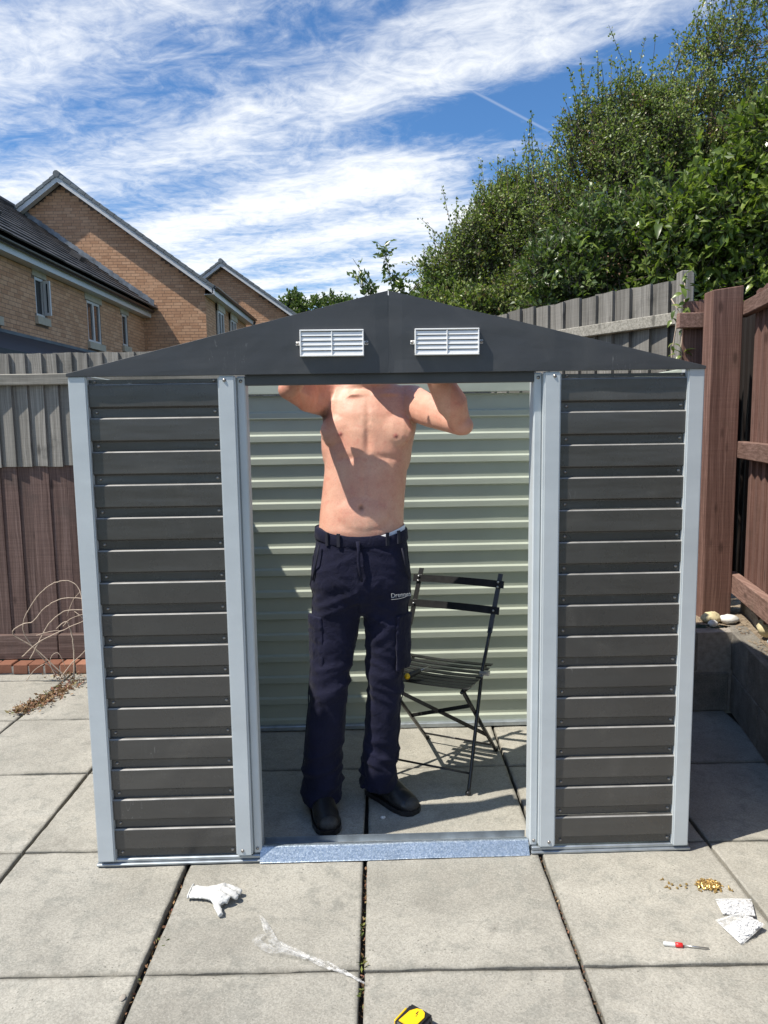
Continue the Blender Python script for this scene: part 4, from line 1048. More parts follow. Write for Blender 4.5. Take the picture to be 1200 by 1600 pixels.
def trousers_mesh():
    mb = MB()
    hip = [(1.092, -.071, 0, .172, .113), (1.04, -.072, 0, .173, .115), (.97, -.074, 0, .182, .124), (.89, -.075, 0, .190, .128), (.83, -.075, 0, .186, .112), (.78, -.075, 0, .172, .088), (.755, -.075, 0, .150, .060)]
    mb.loft([sell(cx, BY+cy, z, rx, ry, 36, 2.5) for z, cx, cy, rx, ry in hip])
    L = [(.84, -.168, 0, .094, .106), (.72, -.174, -.002, .089, .101), (.60, -.187, -.008, .082, .094), (.48, -.203, -.022, .076, .087), (.36, -.215, -.026, .073, .084), (.24, -.229, -.024, .074, .086), (.13, -.238, -.028, .077, .092), (.045, -.241, -.038, .080, .100)]
    Rr = [(.84, .018, 0, .093, .106), (.72, .020, .002, .086, .099), (.60, .017, .004, .078, .092), (.48, .011, 0, .070, .084), (.36, .003, .005, .068, .080), (.24, -.007, .012, .069, .082), (.15, -.015, .015, .072, .087), (.065, -.018, .015, .076, .094)]
    for leg in (L, Rr): mb.loft([sell(cx, BY+cy, z, rx, ry, 30, 2.3) for z, cx, cy, rx, ry in leg])
    me = remeshed(mb, .0062, 8, .5)
    N = [v.normal.copy() for v in me.vertices]
    for v, n in zip(me.vertices, N):
        p = v.co; z = p.z
        low = max(0, min(1, (.55-z)/.25)); knee = math.exp(-((z-.50)/.10)**2); ank = math.exp(-((z-.13)/.10)**2); hipk = math.exp(-((z-.80)/.09)**2)
        side = 1 if p.x > -.08 else -1
        dz = z + .25*(p.x*side)*(1 if n.y < 0 else -1)
        def ridge(q_): return 1-min(1, abs(mnoise.noise(q_))*2.6)
        diag = z + .35*p.x*side + .12*p.y
        w1 = ridge(Vector((p.x*4+side*3, p.y*4, diag*17))); w2 = ridge(Vector((p.x*9+5, p.y*9, diag*9-p.x*6*side))); w3 = mnoise.noise(Vector((p.x*16, p.y*16, z*4)))
        w4 = ridge(Vector((p.x*11+z*5, p.y*11, z*3+side)))
        amp = .0020 + .0085*ank + .0050*knee + .0040*hipk
        v.co = p + n*((w1-.5)*amp*1.3 + (w2-.5)*amp*.9 + (w4-.5)*.004 + w3*.0022)
        if .62 < z < .92 and n.y < 0: v.co += n*(.0045*(ridge(Vector(((z*1.1-abs(p.x+.075)*.9)*16, side*3.0, p.x*3)))-.5)*math.exp(-((abs(p.x+.075)-.05)/.07)**2))
        if z > 1.0 and p.y < BY: v.co.z -= .026*(1-min(1, abs(p.x+.075)/.16)**2)*((z-1.0)/.08)
        if z > 1.0 and p.x > .0: v.co.z -= .012*((z-1.0)/.08)
    setmat(me, M['navy']); me.transform(Matrix.Translation(-per.location)); return me
tr = link('trousers', trousers_mesh(), per)
# waistband, belt loops, fly, pockets
def ring_pts(z, rx, ry, extra, n=40):
    pts = []
    for p in sell(-.071, BY, z, rx+extra, ry+extra, n, 2.5):
        zz = p.z
        if p.y < BY: zz -= .026*(1-min(1, abs(p.x+.075)/.16)**2)
        if p.x > 0: zz -= .012
        pts.append(Vector((p.x, p.y, zz)))
    return pts
wb = MB(); wb.loft([ring_pts(1.052, .174, .116, .0005), ring_pts(1.056, .174, .116, .0022), ring_pts(1.089, .172, .114, .0022), ring_pts(1.093, .172, .113, .0005)], False)
wme = remeshed(wb, .004, 0) if False else wb.mesh('waistband', M['navy'], per.location, True); link('waistband', wme, tr)
for ax_ in (-2.25, -1.95, -1.08, -.75):
    c, s_ = math.cos(ax_), math.sin(ax_); p = Vector((-.071+.178*math.copysign(abs(c)**.8, c), BY+.120*math.copysign(abs(s_)**.8, s_), 1.074-.020*abs(s_)))
    lp = MB(); lp.obox(p, ((-s_, c, 0), (c, s_, 0), (0, 0, 1)), (.006, .003, .024)); lp.build('belt_loop', M['seam'], tr)
fly = MB(); fly.tube([(-.082, 2.676, 1.052), (-.078, 2.669, 1.02), (-.080, 2.664, .985), (-.076, 2.664, .95), (-.068, 2.668, .905)], [.008, .007, .007, .006, .005], 6); fly.build('fly', M['navy'], tr, smooth=True)
for (cx, cz, s) in ((-.272, .665, -1), (.108, .665, 1)):             # cargo pockets on the outer thighs
    pk = MB(); 
    for (w_, h0, h1, t_) in ((.070, -.11, .050, -.004), (.074, .055, .10, -.001)):
        rings = []
        for zz in np.linspace(cz+h0, cz+h1, 6):
            ring = []
            for a in np.linspace(-1, 1, 7):
                ang_ = -math.pi/2 + s*(.95+.55*a) ; rx = .098+t_; ry = .104+t_
                ccx = (-.183 if s < 0 else .019)
                ring.append(Vector((ccx+rx*math.cos(ang_), BY-.004+ry*math.sin(ang_), zz+.003*math.sin(a*5+zz*40))))
            inn = [Vector((q_.x+(ccx-q_.x)*.16, q_.y+(BY-q_.y)*.16, q_.z)) for q_ in reversed(ring)]
            rings.append(ring+inn)
        pk.loft(rings)
    pme = remeshed(pk, .0055, 3)
    for v in pme.vertices: v.co += v.normal*.0035*fbm(v.co*24)
    setmat(pme, M['navy']); pme.transform(Matrix.Translation(-per.location)); link('cargo_pocket', pme, tr)
for pts in ([(-.224, 2.715, 1.035), (-.236, 2.713, .97), (-.252, 2.735, .90)], [(.078, 2.712, 1.02), (.090, 2.710, .965), (.106, 2.735, .90)]):
    sp_ = MB(); sp_.tube(pts, .0035, 6); sp_.build('pocket_seam', M['seam'], tr, smooth=True)
def surf(x_, y_, z_):
    ok, loc_, nn_, _i = tr.closest_point_on_mesh(Vector((x_, y_, z_))-per.location); return loc_+per.location+nn_*.0008
bpy.context.view_layer.update()
for leg_, sd_ in ((((1.02, -.242), (.84, -.262), (.60, -.268), (.36, -.288), (.10, -.318)), -1), (((1.02, .098), (.84, .112), (.60, .094), (.36, .070), (.12, .056)), 1)):
    pts = []
    for k in range(len(leg_)-1):
        for f in (0, .2, .4, .6, .8): 
            z_ = leg_[k][0]*(1-f)+leg_[k+1][0]*f; x_ = leg_[k][1]*(1-f)+leg_[k+1][1]*f; pts.append(surf(x_, BY-.035, z_))
    sm_ = MB(); sm_.tube(pts, .0022, 5); sm_.build('leg_seam', M['seam'], tr, smooth=True)
# embroidered word high on the thigh
fc = bpy.data.curves.new('txt', 'FONT'); fc.body = "Drennes"; fc.size = .0235; fc.extrude = .0006
fo = bpy.data.objects.new('txt', fc); COL.objects.link(fo); dg = bpy.context.evaluated_depsgraph_get(); tme = bpy.data.meshes.new_from_object(fo.evaluated_get(dg)); bpy.data.objects.remove(fo)
ul = MB(); ul.tube([(.002, -.006, 0), (.03, -.0065, 0), (.052, -.004, 0), (.066, .001, 0)], .0009, 5)
tme.materials.clear(); tme.materials.append(M['thread'])
emb = link('embroidered_word', tme, tr, Vector((.036, 2.6775, .842))-per.location, (R(88), 0, R(24)))
link('embroidered_underline', ul.mesh('embroidered_underline', M['thread']), emb)
uw = MB(); up_ = []
for z_, ex in ((1.035, .002), (1.072, .003), (1.074, .001)):
    up_.append([Vector((p.x, p.y, p.z + .13*(p.x+.075)*(1 if z_ > 1.05 else 0) - (.022*(1-min(1, abs(p.x+.075)/.16)**2) if p.y < BY else 0))) for p in sell(-.0695, BY+.002, z_, .161+ex, .101+ex, 40, 2.35)])
uw.loft(up_, False); uw.build('underwear', M['underwear'], per, smooth=True)

def shoe(heel, toe, name='shoe'):
    heel, toe = Vector(heel), Vector(toe); d = (toe-heel); L = d.length; d.normalize(); s_ = Vector((-d.y, d.x, 0))
    mb = MB(); secs = [(0, .026, .085), (.06, .037, .100), (.25, .039, .115), (.42, .041, .108), (.58, .046, .086), (.74, .049, .068), (.88, .044, .056), (.96, .032, .046), (1.0, .014, .032)]
    rings = []
    for t_, w_, h_ in secs:
        c = heel+d*L*t_; ring = []
        for k in range(18):
            a = 2*math.pi*k/18; ring.append(c + s_*w_*math.cos(a) + Vector((0, 0, max(.004, h_*.52+h_*.5*math.sin(a)*(1.0 if math.sin(a) > 0 else 1.1)))))
        rings.append(ring)
    mb.loft(rings); me = remeshed(mb, .005, 4); setmat(me, M['shoe']); me.transform(Matrix.Translation(-per.location)); o = link(name, me, per)
    so_ = MB(); rings = []
    for t_, w_, h_ in secs: 
        c = heel+d*(L*(t_*1.02-.008)); rings.append([c+s_*(w_+.004)+Vector((0,0,0)), c-s_*(w_+.004), c-s_*(w_+.004)+Vector((0,0,.019)), c+s_*(w_+.004)+Vector((0,0,.019))])
    so_.loft([[Vector(p) for p in r_] for r_ in rings]); so_.build('sole', M['shoe'], o)
    tc = MB(); c = heel+d*L*.905+Vector((0, 0, .031)); tc.ellipsoid(c, (.036, .030, .026), 14, 8, q=Quaternion((0, 0, 1), math.atan2(d.y, d.x)+math.pi/2)); tc.build('toe_cap', M['sole'], o, smooth=True)
    lc = MB()
    for t_ in (.50, .56, .62):
        c = heel+d*L*t_+Vector((0, 0, .106-(t_-.45)*.19)); lc.tube([c-s_*.022-Vector((0,0,.006)), c, c+s_*.022-Vector((0,0,.006))], .003, 5)
    lc.build('lace', M['seam'], o)
shoe((-.268, 2.835, 0), (-.196, 2.555, 0)); shoe((-.055, 2.885, 0), (.118, 2.690, 0))

# ================================================================== FOLDING CHAIR
ch = thing('folding_chair', 'black slatted metal folding chair behind the person in the shed', 'chair', (.26, 3.08, 0))
Wd = Vector((.903, -.430, 0)).normalized(); Bk = Vector((.430, .903, 0)).normalized()      # across, and towards the backrest
CO = Vector((.34, 2.843, 0))                                                            # right front foot
def cp(a, b, z): return CO - Wd*(a-.034*max(0, z-.45)/.38) + Bk*b + Vector((0, 0, z))                            # a: 0 right .. .36 left
def bar(name, p, q_, w, t, wax, mid=None):
    mb = MB(); p, q_ = Vector(p), Vector(q_); d = (q_-p); ax = Vector(wax); ax = (ax-d.normalized()*ax.dot(d.normalized())).normalized(); n = d.normalized().cross(ax)
    mb.obox((p+q_)/2, (d, ax, n), (d.length/2, w/2, t/2)); return mb.build(name, M['black_steel'], ch)
for a in (0, .36):
    u = MB(); u.tube([cp(a, -.012, .004), cp(a, .0, .03), cp(a, .165, .45), cp(a, .235, .62)], .0075, 8); up_o = u.build('upright', M['black_steel'], ch, smooth=True)
    fb = MB(); p, q_ = cp(a, .225, .60), cp(a, .315, .835); d = (q_-p).normalized(); fb.obox((p+q_)/2, (d, Wd, d.cross(Wd)), ((q_-p).length/2, .010, .003)); fb.build('flat_bar', M['black_steel'], up_o)
    ft = MB(); ft.ellipsoid(cp(a, -.012, .009), (.012, .012, .010), 10, 7); ft.build('foot', M['black_plastic'], up_o, smooth=True)
    a2 = a+(.014 if a == 0 else -.014)
    l = MB(); p, q_ = cp(a2, -.035, .435), cp(a2, .415, .006); l.tube([p, (p+q_)/2, q_], .0085, 8); lo_ = l.build('leg', M['black_steel'], ch, smooth=True)
    ft = MB(); ft.ellipsoid(cp(a2, .415, .010), (.012, .012, .010), 10, 7); ft.build('foot', M['black_plastic'], lo_, smooth=True)
    s_ = MB(); s_.tube([cp(a2, -.05, .432), cp(a2, .08, .422), cp(a2, .19, .430), cp(a2, .265, .445)], .007, 8); s_.build('seat_rail', M['black_steel'], ch, smooth=True)
    hg = MB(); c = cp(a, .165, .448); hg.obox(c-Wd*.012*(1 if a else -1), (Wd, Bk, (0, 0, 1)), (.020, .010, .008)); hg.build('hinge', M['steel'], ch)
for k in range(8):
    b = -.045+.043*k; zz = .448-.010*math.sin(math.pi*k/7)
    mb = MB(); ns = 7; rings = []
    for i in range(ns):
        a = -.015+.39*i/(ns-1); c = cp(a, b, zz+.006*(abs(i-3)/3)**2); rings.append([c-Bk*.0135+Vector((0,0,-.002)), c+Bk*.0135+Vector((0,0,-.002)), c+Bk*.0135+Vector((0,0,.002)), c-Bk*.0135+Vector((0,0,.002))])
    mb.loft(rings); mb.build('seat_slat', M['black_steel'], ch)
for z0, b0 in ((.795, .293), (.690, .258)):
    mb = MB(); rings = []
    tl = (Bk*.09+Vector((0, 0, .235))).normalized()
    for i in range(9):
        a = -.025+.41*i/8; c = cp(a, b0+.016*(1-((i-4)/4)**2), z0) - Bk*.006
        rings.append([c-tl*.0155-Bk*.0015, c+tl*.0155-Bk*.0015, c+tl*.0155+Bk*.0015, c-tl*.0155+Bk*.0015])
    mb.loft(rings); sl_ = mb.build('back_slat', M['black_steel'], ch)
    for a in (0, .36):
        for dz in ((-.010, .010) if z0 > .75 else (0,)):
            rv = MB(); rv.ellipsoid(cp(a, b0, z0)+tl*dz-Bk*.009, (.005, .005, .005), 8, 6); rv.build('rivet', M['steel'], sl_, smooth=True)
def onleg(a, t): return cp(a, -.035, .435).lerp(cp(a, .415, .006), t)
bar('cross_brace', onleg(.346, .12), onleg(.014, .72), .016, .003, (0, 0, 1)); bar('cross_brace', onleg(.346, .58), onleg(.014, .22), .016, .003, (0, 0, 1))
for nm, p, q_ in (('stretcher', cp(0, .02, .075), cp(.36, .02, .075)), ('stretcher', onleg(.014, .90), onleg(.346, .90))):
    mb = MB(); mb.tube([p, q_], .0045, 7); mb.build(nm, M['black_steel'], ch, smooth=True)

sdv = thing('screwdriver', 'black screwdriver with yellow end lying on the chair seat', 'screwdriver', (.11, 2.95, .455))
p = Vector((.098, 2.905, .466)); d = Vector((.09, .10, .004)).normalized()
mb = MB(); mb.tube([p+d*.006, p+d*.015, p+d*.05, p+d*.075, p+d*.085], [.011, .0135, .012, .012, .007], 10); hdl = mb.build('handle', M['black_plastic'], sdv, smooth=True)
mb = MB(); mb.ellipsoid(p+d*.003, (.0125, .0125, .0125), 12, 8); mb.build('handle_end', M['yellow_plastic'], hdl, smooth=True)
mb = MB(); mb.tube([p+d*.085, p+d*.15], .003, 8); mb.build('shaft', M['steel'], sdv, smooth=True)

# ================================================================== SMALL THINGS ON THE SLABS
# white glove
def glove():
    mb = MB()
    P = lambda x, y, z: Vector((x, y, z))
    def flat(path, ws, hs):
        rings = []; pts = [Vector(p) for p in path]
        for i, p in enumerate(pts):
            t_ = (pts[min(i+1, len(pts)-1)]-pts[max(i-1, 0)]).normalized(); s_ = Vector((-t_.y, t_.x, 0)).normalized()
            rings.append([p+s_*ws[i]*math.cos(a)+Vector((0, 0, hs[i]*math.sin(a))) for a in np.linspace(0, 2*math.pi, 17)[:-1]])
        mb.loft(rings)
    flat([(-.632, 2.262, .010), (-.60, 2.255, .011), (-.565, 2.246, .016), (-.525, 2.232, .024), (-.500, 2.222, .020)], [.036, .034, .034, .044, .034], [.006, .008, .013, .022, .014])
    mb.tube([(-.53, 2.255, .026), (-.50, 2.254, .024), (-.475, 2.250, .018), (-.455, 2.246, .013)], [.014, .013, .012, .010], 10)
    mb.tube([(-.525, 2.235, .030), (-.495, 2.226, .030), (-.475, 2.220, .022), (-.462, 2.216, .014)], [.014, .013, .012, .010], 10)
    mb.tube([(-.53, 2.215, .028), (-.51, 2.200, .032), (-.492, 2.196, .026), (-.500, 2.190, .016)], [.013, .013, .012, .010], 10)
    mb.tube([(-.535, 2.210, .022), (-.520, 2.190, .022), (-.508, 2.180, .016)], [.012, .012, .010], 10)
    mb.tube([(-.545, 2.215, .020), (-.530, 2.185, .017), (-.514, 2.155, .013), (-.503, 2.132, .010)], [.012, .0115, .011, .009], 10)
    me = remeshed(mb, .0035, 3)
    for v in me.vertices: v.co += v.normal*(.0022*fbm(v.co*45)+.0012*fbm(v.co*110)); v.co.z = max(v.co.z, .0025)
    setmat(me, M['glove']); return me
gl = tag(link('glove', glove()), 'crumpled white work glove on the slab in front of the left panel', 'glove')
gl.scale = (.92, .92, .92); gl.location = (-.54*.08+.008, 2.2*.08-.030, .0003)
cf = MB(); pts = [Vector((-.633+.004*math.cos(a)*.4, 2.262+.037*math.cos(a), .011+.0075*math.sin(a))) for a in np.linspace(0, 2*math.pi, 25)]
cf.tube(pts, .0028, 6, cap=False); link('cuff', cf.mesh('cuff', M['glove'], smooth=True), gl)

def ribbon(path, widths, seed, tw=.5, z0=.004, amp=.010):
    n = 60; V = []; F = []; m = 7; pts = [Vector((*p, 0)) for p in path]
    def samp(t):
        x = t*(len(pts)-1); i = min(int(x), len(pts)-2); f = x-i
        p0, p1, p2, p3 = pts[max(i-1, 0)], pts[i], pts[i+1], pts[min(i+2, len(pts)-1)]
        return .5*((2*p1)+(p2-p0)*f+(2*p0-5*p1+4*p2-p3)*f*f+(3*p1-p0-3*p2+p3)*f**3), widths[i]*(1-f)+widths[i+1]*f
    for i in range(n+1):
        t = i/n; p, w_ = samp(t); p2, _ = samp(min(1, t+.01)); p1, _ = samp(max(0, t-.01)); d = (p2-p1).normalized(); s_ = Vector((-d.y, d.x, 0))
        for j in range(m):
            a = j/(m-1)*2-1; th = tw*math.sin(t*9+seed)
            zz = z0+amp*(.5+.5*fbm((t*9, a*2, seed), 1.5))*(1-.3*abs(a))+abs(a*w_*math.sin(th))*.5
            w_ = w_ if j else w_*.82; q_ = p+s_*(a*w_*.82*math.cos(th)); V.append((q_.x+.002*fbm((t*30, a*3, seed)), q_.y+.002*fbm((t*30, a*3, seed+9)), max(.0025, zz)))
    for i in range(n):
        for j in range(m-1): k = i*m+j; F.append((k, k+1, k+m+1, k+m))
    return raw_mesh('film_strip', V, F, M['film'], True)
ps = thing('plastic_wrap', 'twisted strip of clear plastic wrap lying across a slab joint', 'plastic wrap', (-.22, 1.95, 0))
for pth, ws, sd2 in (([(-.380, 2.105), (-.362, 2.075), (-.345, 2.035), (-.318, 1.985), (-.270, 1.955), (-.215, 1.925)], [.006, .012, .019, .020, .016, .008], 1.0),
                     ([(-.352, 2.020), (-.372, 1.995), (-.345, 1.965), (-.285, 1.945), (-.215, 1.922)], [.006, .020, .022, .020, .008], 4.0),
                     ([(-.225, 1.930), (-.165, 1.900), (-.120, 1.868), (-.065, 1.826)], [.011, .009, .009, .005], 7.0),
                     ([(-.225, 1.925), (-.170, 1.888), (-.115, 1.860), (-.058, 1.822)], [.009, .009, .007, .003], 11.0)):
    me = ribbon(pth, ws, sd2); me.transform(Matrix.Translation(-ps.location)); link('film_strip', me, ps)

# brass screws: the pile, and those that rolled away
def screw_geo(): 
    mb = MB(); mb.tube([(0, 0, 0), (.008, 0, 0), (.0105, 0, 0)], [.0017, .0017, .0004], 6); mb.tube([(-.0025, 0, 0), (0, 0, 0)], [.0036, .0042], 8); return mb
sg = screw_geo(); sgm = sg.mesh('loose_screw', M['brass'])
rs = random.Random(8); pile = MB()
for k in range(290):
    a = rs.uniform(0, 6.283); rad = abs(rs.gauss(0, .5)); cx, cy = 1.030+.040*rad*math.cos(a), 2.216+.030*rad*math.sin(a)
    zz = .003+max(0, .012*(1-rad))*rs.random(); q_ = Quaternion((rs.gauss(0,1), rs.gauss(0,1), rs.gauss(0,1), rs.gauss(0,1))).normalized()
    mz = [q_ @ Vector(v) for v in sg.v]; dz = -min(v.z for v in mz) if zz < .006 else .004
    pile.add([v+Vector((cx, cy, zz+max(0, dz-.002))) for v in mz], sg.f)
o = tag(pile.build('screw_pile', M['brass']), 'small heap of brassy screws on the slab at right', 'screws', kind='stuff')
for k, (px_, py_) in enumerate(((.893, 2.255), (.905, 2.234), (.912, 2.226), (.892, 2.216), (.897, 2.208), (.936, 2.220), (.921, 2.208), (.950, 2.210), (.958, 2.226))):
    o = tag(link('loose_screw', sgm, None, (px_, py_, .0045), (rs.uniform(-.2, .2), R(rs.choice((0, 12, 80))), rs.uniform(0, 6.28))), 'single brassy screw scattered left of the screw heap', 'screw', 'loose screws left of the heap')

def zip_bag(name, label, corners, hts, seed, hand=.25):
    """corners: four ground points in order; contents fill all but the zip end"""
    c0, c1, c2, c3 = [Vector((*c, h)) for c, h in zip(corners, hts)]
    ctr = (c0+c1+c2+c3)/4; root = thing(name, label, 'plastic bag', (ctr.x, ctr.y, 0), group='zip bags of white washers')
    def S(u, v): return c0*(1-u)*(1-v)+c1*u*(1-v)+c2*u*v+c3*(1-u)*v
    n = 16
    def sheet(u0, u1, lo, hi, material, nm, parent):
        V = []; F = []
        for side in (0, 1):
            for j in range(n+1):
                for i in range(n+1):
                    u = u0+(u1-u0)*i/n; v = j/n; p = S(u, v); b = math.sin(math.pi*i/n)**.6*math.sin(math.pi*v)**.6
                    bz = (hi if side else lo)*b*(1+.5*fbm((u*6, v*6, seed+side), 1.4))
                    V.append((p.x-root.location.x, p.y-root.location.y, max(.0012, p.z+bz)))
        o_ = (n+1)*(n+1)
        for j in range(n):
            for i in range(n):
                k = j*(n+1)+i; F.append((k, k+1, k+n+2, k+n+1)); F.append((o_+k, o_+k+n+1, o_+k+n+2, o_+k+1))
        return link(nm, raw_mesh(nm, V, F, material, True), parent)
    film = sheet(0, 1, -.004, .014, M['film'], 'film', root)
    sheet(hand+.02, .95, -.002, .009, M['crumb'], 'washer_layer', root)['kind'] = 'stuff'
    rr3 = random.Random(seed); wm = MB()
    for _ in range(420):
        u, v = rr3.uniform(hand+.04, .94), rr3.uniform(.05, .95); p = S(u, v)-root.location; b = math.sin(math.pi*(u-hand)/(1-hand))**.6*math.sin(math.pi*v)**.6
        p.z = max(.003, p.z+.011*b*rr3.uniform(.3, 1.0)); q_ = Quaternion((1, rr3.gauss(0, .5), rr3.gauss(0, .5), 0)).normalized(); k0 = len(wm.v)
        ring = [p+q_ @ Vector((.0042*math.cos(a), .0042*math.sin(a), h_)) for h_ in (0, .0012) for a in np.linspace(0, 2*math.pi, 9)[:-1]]
        wm.loft([ring[:8], ring[8:]])
    wo = wm.build('washers', M['crumb'], root, world=False); wo['kind'] = 'stuff'
    zs = MB(); a, b = S(.10, .02), S(.10, .98); zs.tube([a+Vector((0,0,.004)), (a+b)/2+Vector((0,0,.006)), b+Vector((0,0,.004))], .0016, 6); zs.build('zip_strip', M['clear'], film)
    return root
zip_bag('zip_bag', 'farther of two clear zip bags of white washers, nearer the screw heap', [(1.015, 2.150), (1.005, 2.075), (1.090, 2.050), (1.120, 2.135)], (.004, .006, .016, .012), 3, .12)
zip_bag('zip_bag', 'nearer of two clear zip bags of white washers, its empty zip flap at left', [(.972, 2.055), (1.000, 1.945), (1.092, 2.000), (1.050, 2.062)], (.003, .004, .026, .020), 8, .30)

sd3 = thing('screwdriver', 'tiny screwdriver with clear handle and red collar on the slab at right', 'screwdriver', (.84, 1.945, 0))
a, b = Vector((.781, 1.955, .007)), Vector((.902, 1.935, .004)); d = (b-a).normalized()
mb = MB(); mb.tube([a, a+d*.003, a+d*.030, a+d*.033], [.004, .006, .006, .005], 10); mb.build('handle', M['clear'], sd3, smooth=True)
mb = MB(); mb.tube([a+d*.0335, a+d*.0345, a+d*.052, a+d*.053], [.005, .0068, .0068, .005], 10); mb.build('collar', M['red_plastic'], sd3, smooth=True)
mb = MB(); mb.tube([a+d*.0535, b], .0018, 8); mb.build('shaft', M['steel'], sd3, smooth=True)

tm = thing('tape_measure', 'black and yellow tape measure at the bottom edge of the picture', 'tape measure', (.072, 1.672, 0), R(-38))
mb = MB(); mb.bevbox((-.042, -.040, .001), (.026, .036, .034), .007, seg=3); tb_ = mb.build('case', M['black_plastic'], tm, world=False)
mb = MB(); mb.prism([(-.030+.0, -.034), (.012, -.034), (.015, .010), (.008, .022), (-.004, .027), (-.016, .022), (-.026, .006)], .0345, .037, axis=2); mb.build('label_plate', M['yellow_plastic'], tm, world=False)
mb = MB(); mb.bevbox((-.0485, -.030, .006), (-.0425, .020, .026), .002); mb.build('side_panel', M['yellow_plastic'], tm, world=False)
mb = MB(); 
for k in range(5): mb.bevbox((.0262, -.03+.012*k, .006), (.0290, -.024+.012*k, .028), .001)
mb.build('grip_rib', M['black_plastic'], tm, world=False)
mb = MB(); mb.box((-.008, .006, .0372), (-.0055, .016, .0376)); mb.box((-.0055, .006, .0372), (-.002, .008, .0376)); mb.box((-.004, .0, .0372), (-.002, .003, .0376)); mb.build('printed_mark', M['black_plastic'], tm, world=False)

lump('pebble', (-.005, 2.665, .004), (.010, .008, .005), M['pebble_white'], 'little pale crumb between the two shoes on the shed floor', 'pebble', 15)
lump('mortar_crumb', (-.688, 1.795, .002), (.008, .012, .002), M['mortar'], 'whitish crumb stuck at the edge of the wide slab joint, lower left', 'crumb', 16)

# ================================================================== DRY WEED AT LEFT
dw = thing('dry_weed', 'dead weed with long bare pale stems by the left corner of the shed', 'weed', (-1.80, 4.22, 0))
stems = [[(-1.90, 4.30, .02), (-2.00, 4.27, .16), (-2.07, 4.24, .32), (-2.00, 4.22, .47), (-1.90, 4.20, .57), (-1.82, 4.2, .607), (-1.75, 4.2, .60), (-1.70, 4.18, .54), (-1.66, 4.1, .40)],
 [(-1.86, 4.28, .02), (-2.02, 4.26, .20), (-2.12, 4.22, .30), (-2.05, 4.2, .36), (-1.99, 4.2, .375), (-1.93, 4.2, .44), (-1.86, 4.19, .49), (-1.77, 4.18, .515), (-1.66, 4.16, .51)],
 [(-2.03, 4.22, .15), (-1.96, 4.21, .27), (-1.90, 4.2, .36), (-1.83, 4.2, .42), (-1.78, 4.19, .44), (-1.66, 4.17, .445)],
 [(-2.08, 4.23, .16), (-1.97, 4.21, .25), (-1.85, 4.2, .31), (-1.76, 4.19, .35), (-1.65, 4.17, .40)],
 [(-1.785, 4.22, .03), (-1.775, 4.21, .12), (-1.768, 4.2, .22), (-1.775, 4.2, .30), (-1.800, 4.2, .372), (-1.86, 4.2, .33)],
 [(-1.86, 4.21, .03), (-1.79, 4.2, .12), (-1.72, 4.19, .18), (-1.66, 4.18, .25)],
 [(-1.82, 4.2, .345), (-1.77, 4.19, .39), (-1.68, 4.18, .42), (-1.60, 4.16, .42)],
 [(-1.80, 4.21, .40), (-1.75, 4.2, .50), (-1.69, 4.19, .56)], [(-1.98, 4.21, .29), (-1.90, 4.2, .315), (-1.82, 4.2, .32)], [(-2.06, 4.22, .02), (-2.0, 4.21, .09), (-1.93, 4.2, .13)],
 [(-1.87, 4.2, .02), (-1.91, 4.2, .14), (-1.86, 4.2, .19), (-1.82, 4.2, .10)], [(-1.75, 4.2, .43), (-1.70, 4.19, .39), (-1.66, 4.18, .31)]]
for k, st in enumerate(stems):
    pts = []
    for i in range(len(st)-1):
        q0, q1, q2, q3 = [Vector(st[max(0, min(len(st)-1, i+k2))]) for k2 in (-1, 0, 1, 2)]
        for f in (0, .2, .4, .6, .8): pts.append(.5*((2*q1)+(q2-q0)*f+(2*q0-5*q1+4*q2-q3)*f*f+(3*q1-q0-3*q2+q3)*f**3)+Vector((rnd.gauss(0, .0008), 0, rnd.gauss(0, .0008))))
    pts.append(Vector(st[-1])); mb = MB(); r0 = .0048 if k in (4,) else .0034 if k < 6 else .0022
    mb.tube(pts, [r0*(1-.4*i/len(pts)) for i in range(len(pts))], 6); mb.build('stem', M['stem'], dw, smooth=True)
li = litter('weed_litter', [(-1.885+.10*t_, 3.80+.36*t_, .003, .034, .038, 70, .024, .45) for t_ in np.linspace(0, 1, 8)] + [(-1.80, 4.22, .01, .04, .03, 60, .018, .5), (-1.90, 3.78, .006, .025, .015, 50, .024, .6), (-1.78, 4.34, .01, .10, .03, 40, .016, .4), (-1.9, 4.3, .02, .05, .03, 60, .02, .4)], M['dry'], None, 9)
li.parent = dw; li.location = -dw.location

# ================================================================== FOLIAGE
def leaf_cloud(r, centers, dirs, length, width, jit=.35, fold=.35):
    """two-triangle folded leaves: returns V, F"""
    n = len(centers); L = length*r.uniform(.6, 1.25, n)[:, None]; Wd_ = width*r.uniform(.7, 1.2, n)[:, None]
    d = dirs/np.linalg.norm(dirs, axis=1)[:, None]; rv = r.normal(size=(n, 3)); rv[:, 2] += .0
    s = np.cross(d, rv); s /= np.linalg.norm(s, axis=1)[:, None]+1e-9; nn = np.cross(s, d)
    p0 = centers; p2 = centers+d*L; mid = centers+d*L*.5
    pl = mid+s*Wd_+nn*Wd_*fold; pr = mid-s*Wd_+nn*Wd_*fold
    V = np.stack([p0, pl, p2, pr], 1).reshape(-1, 3); b = np.arange(n)*4
    F = np.concatenate([np.stack([b, b+2, b+1], 1), np.stack([b, b+3, b+2], 1)], 0); return V, F
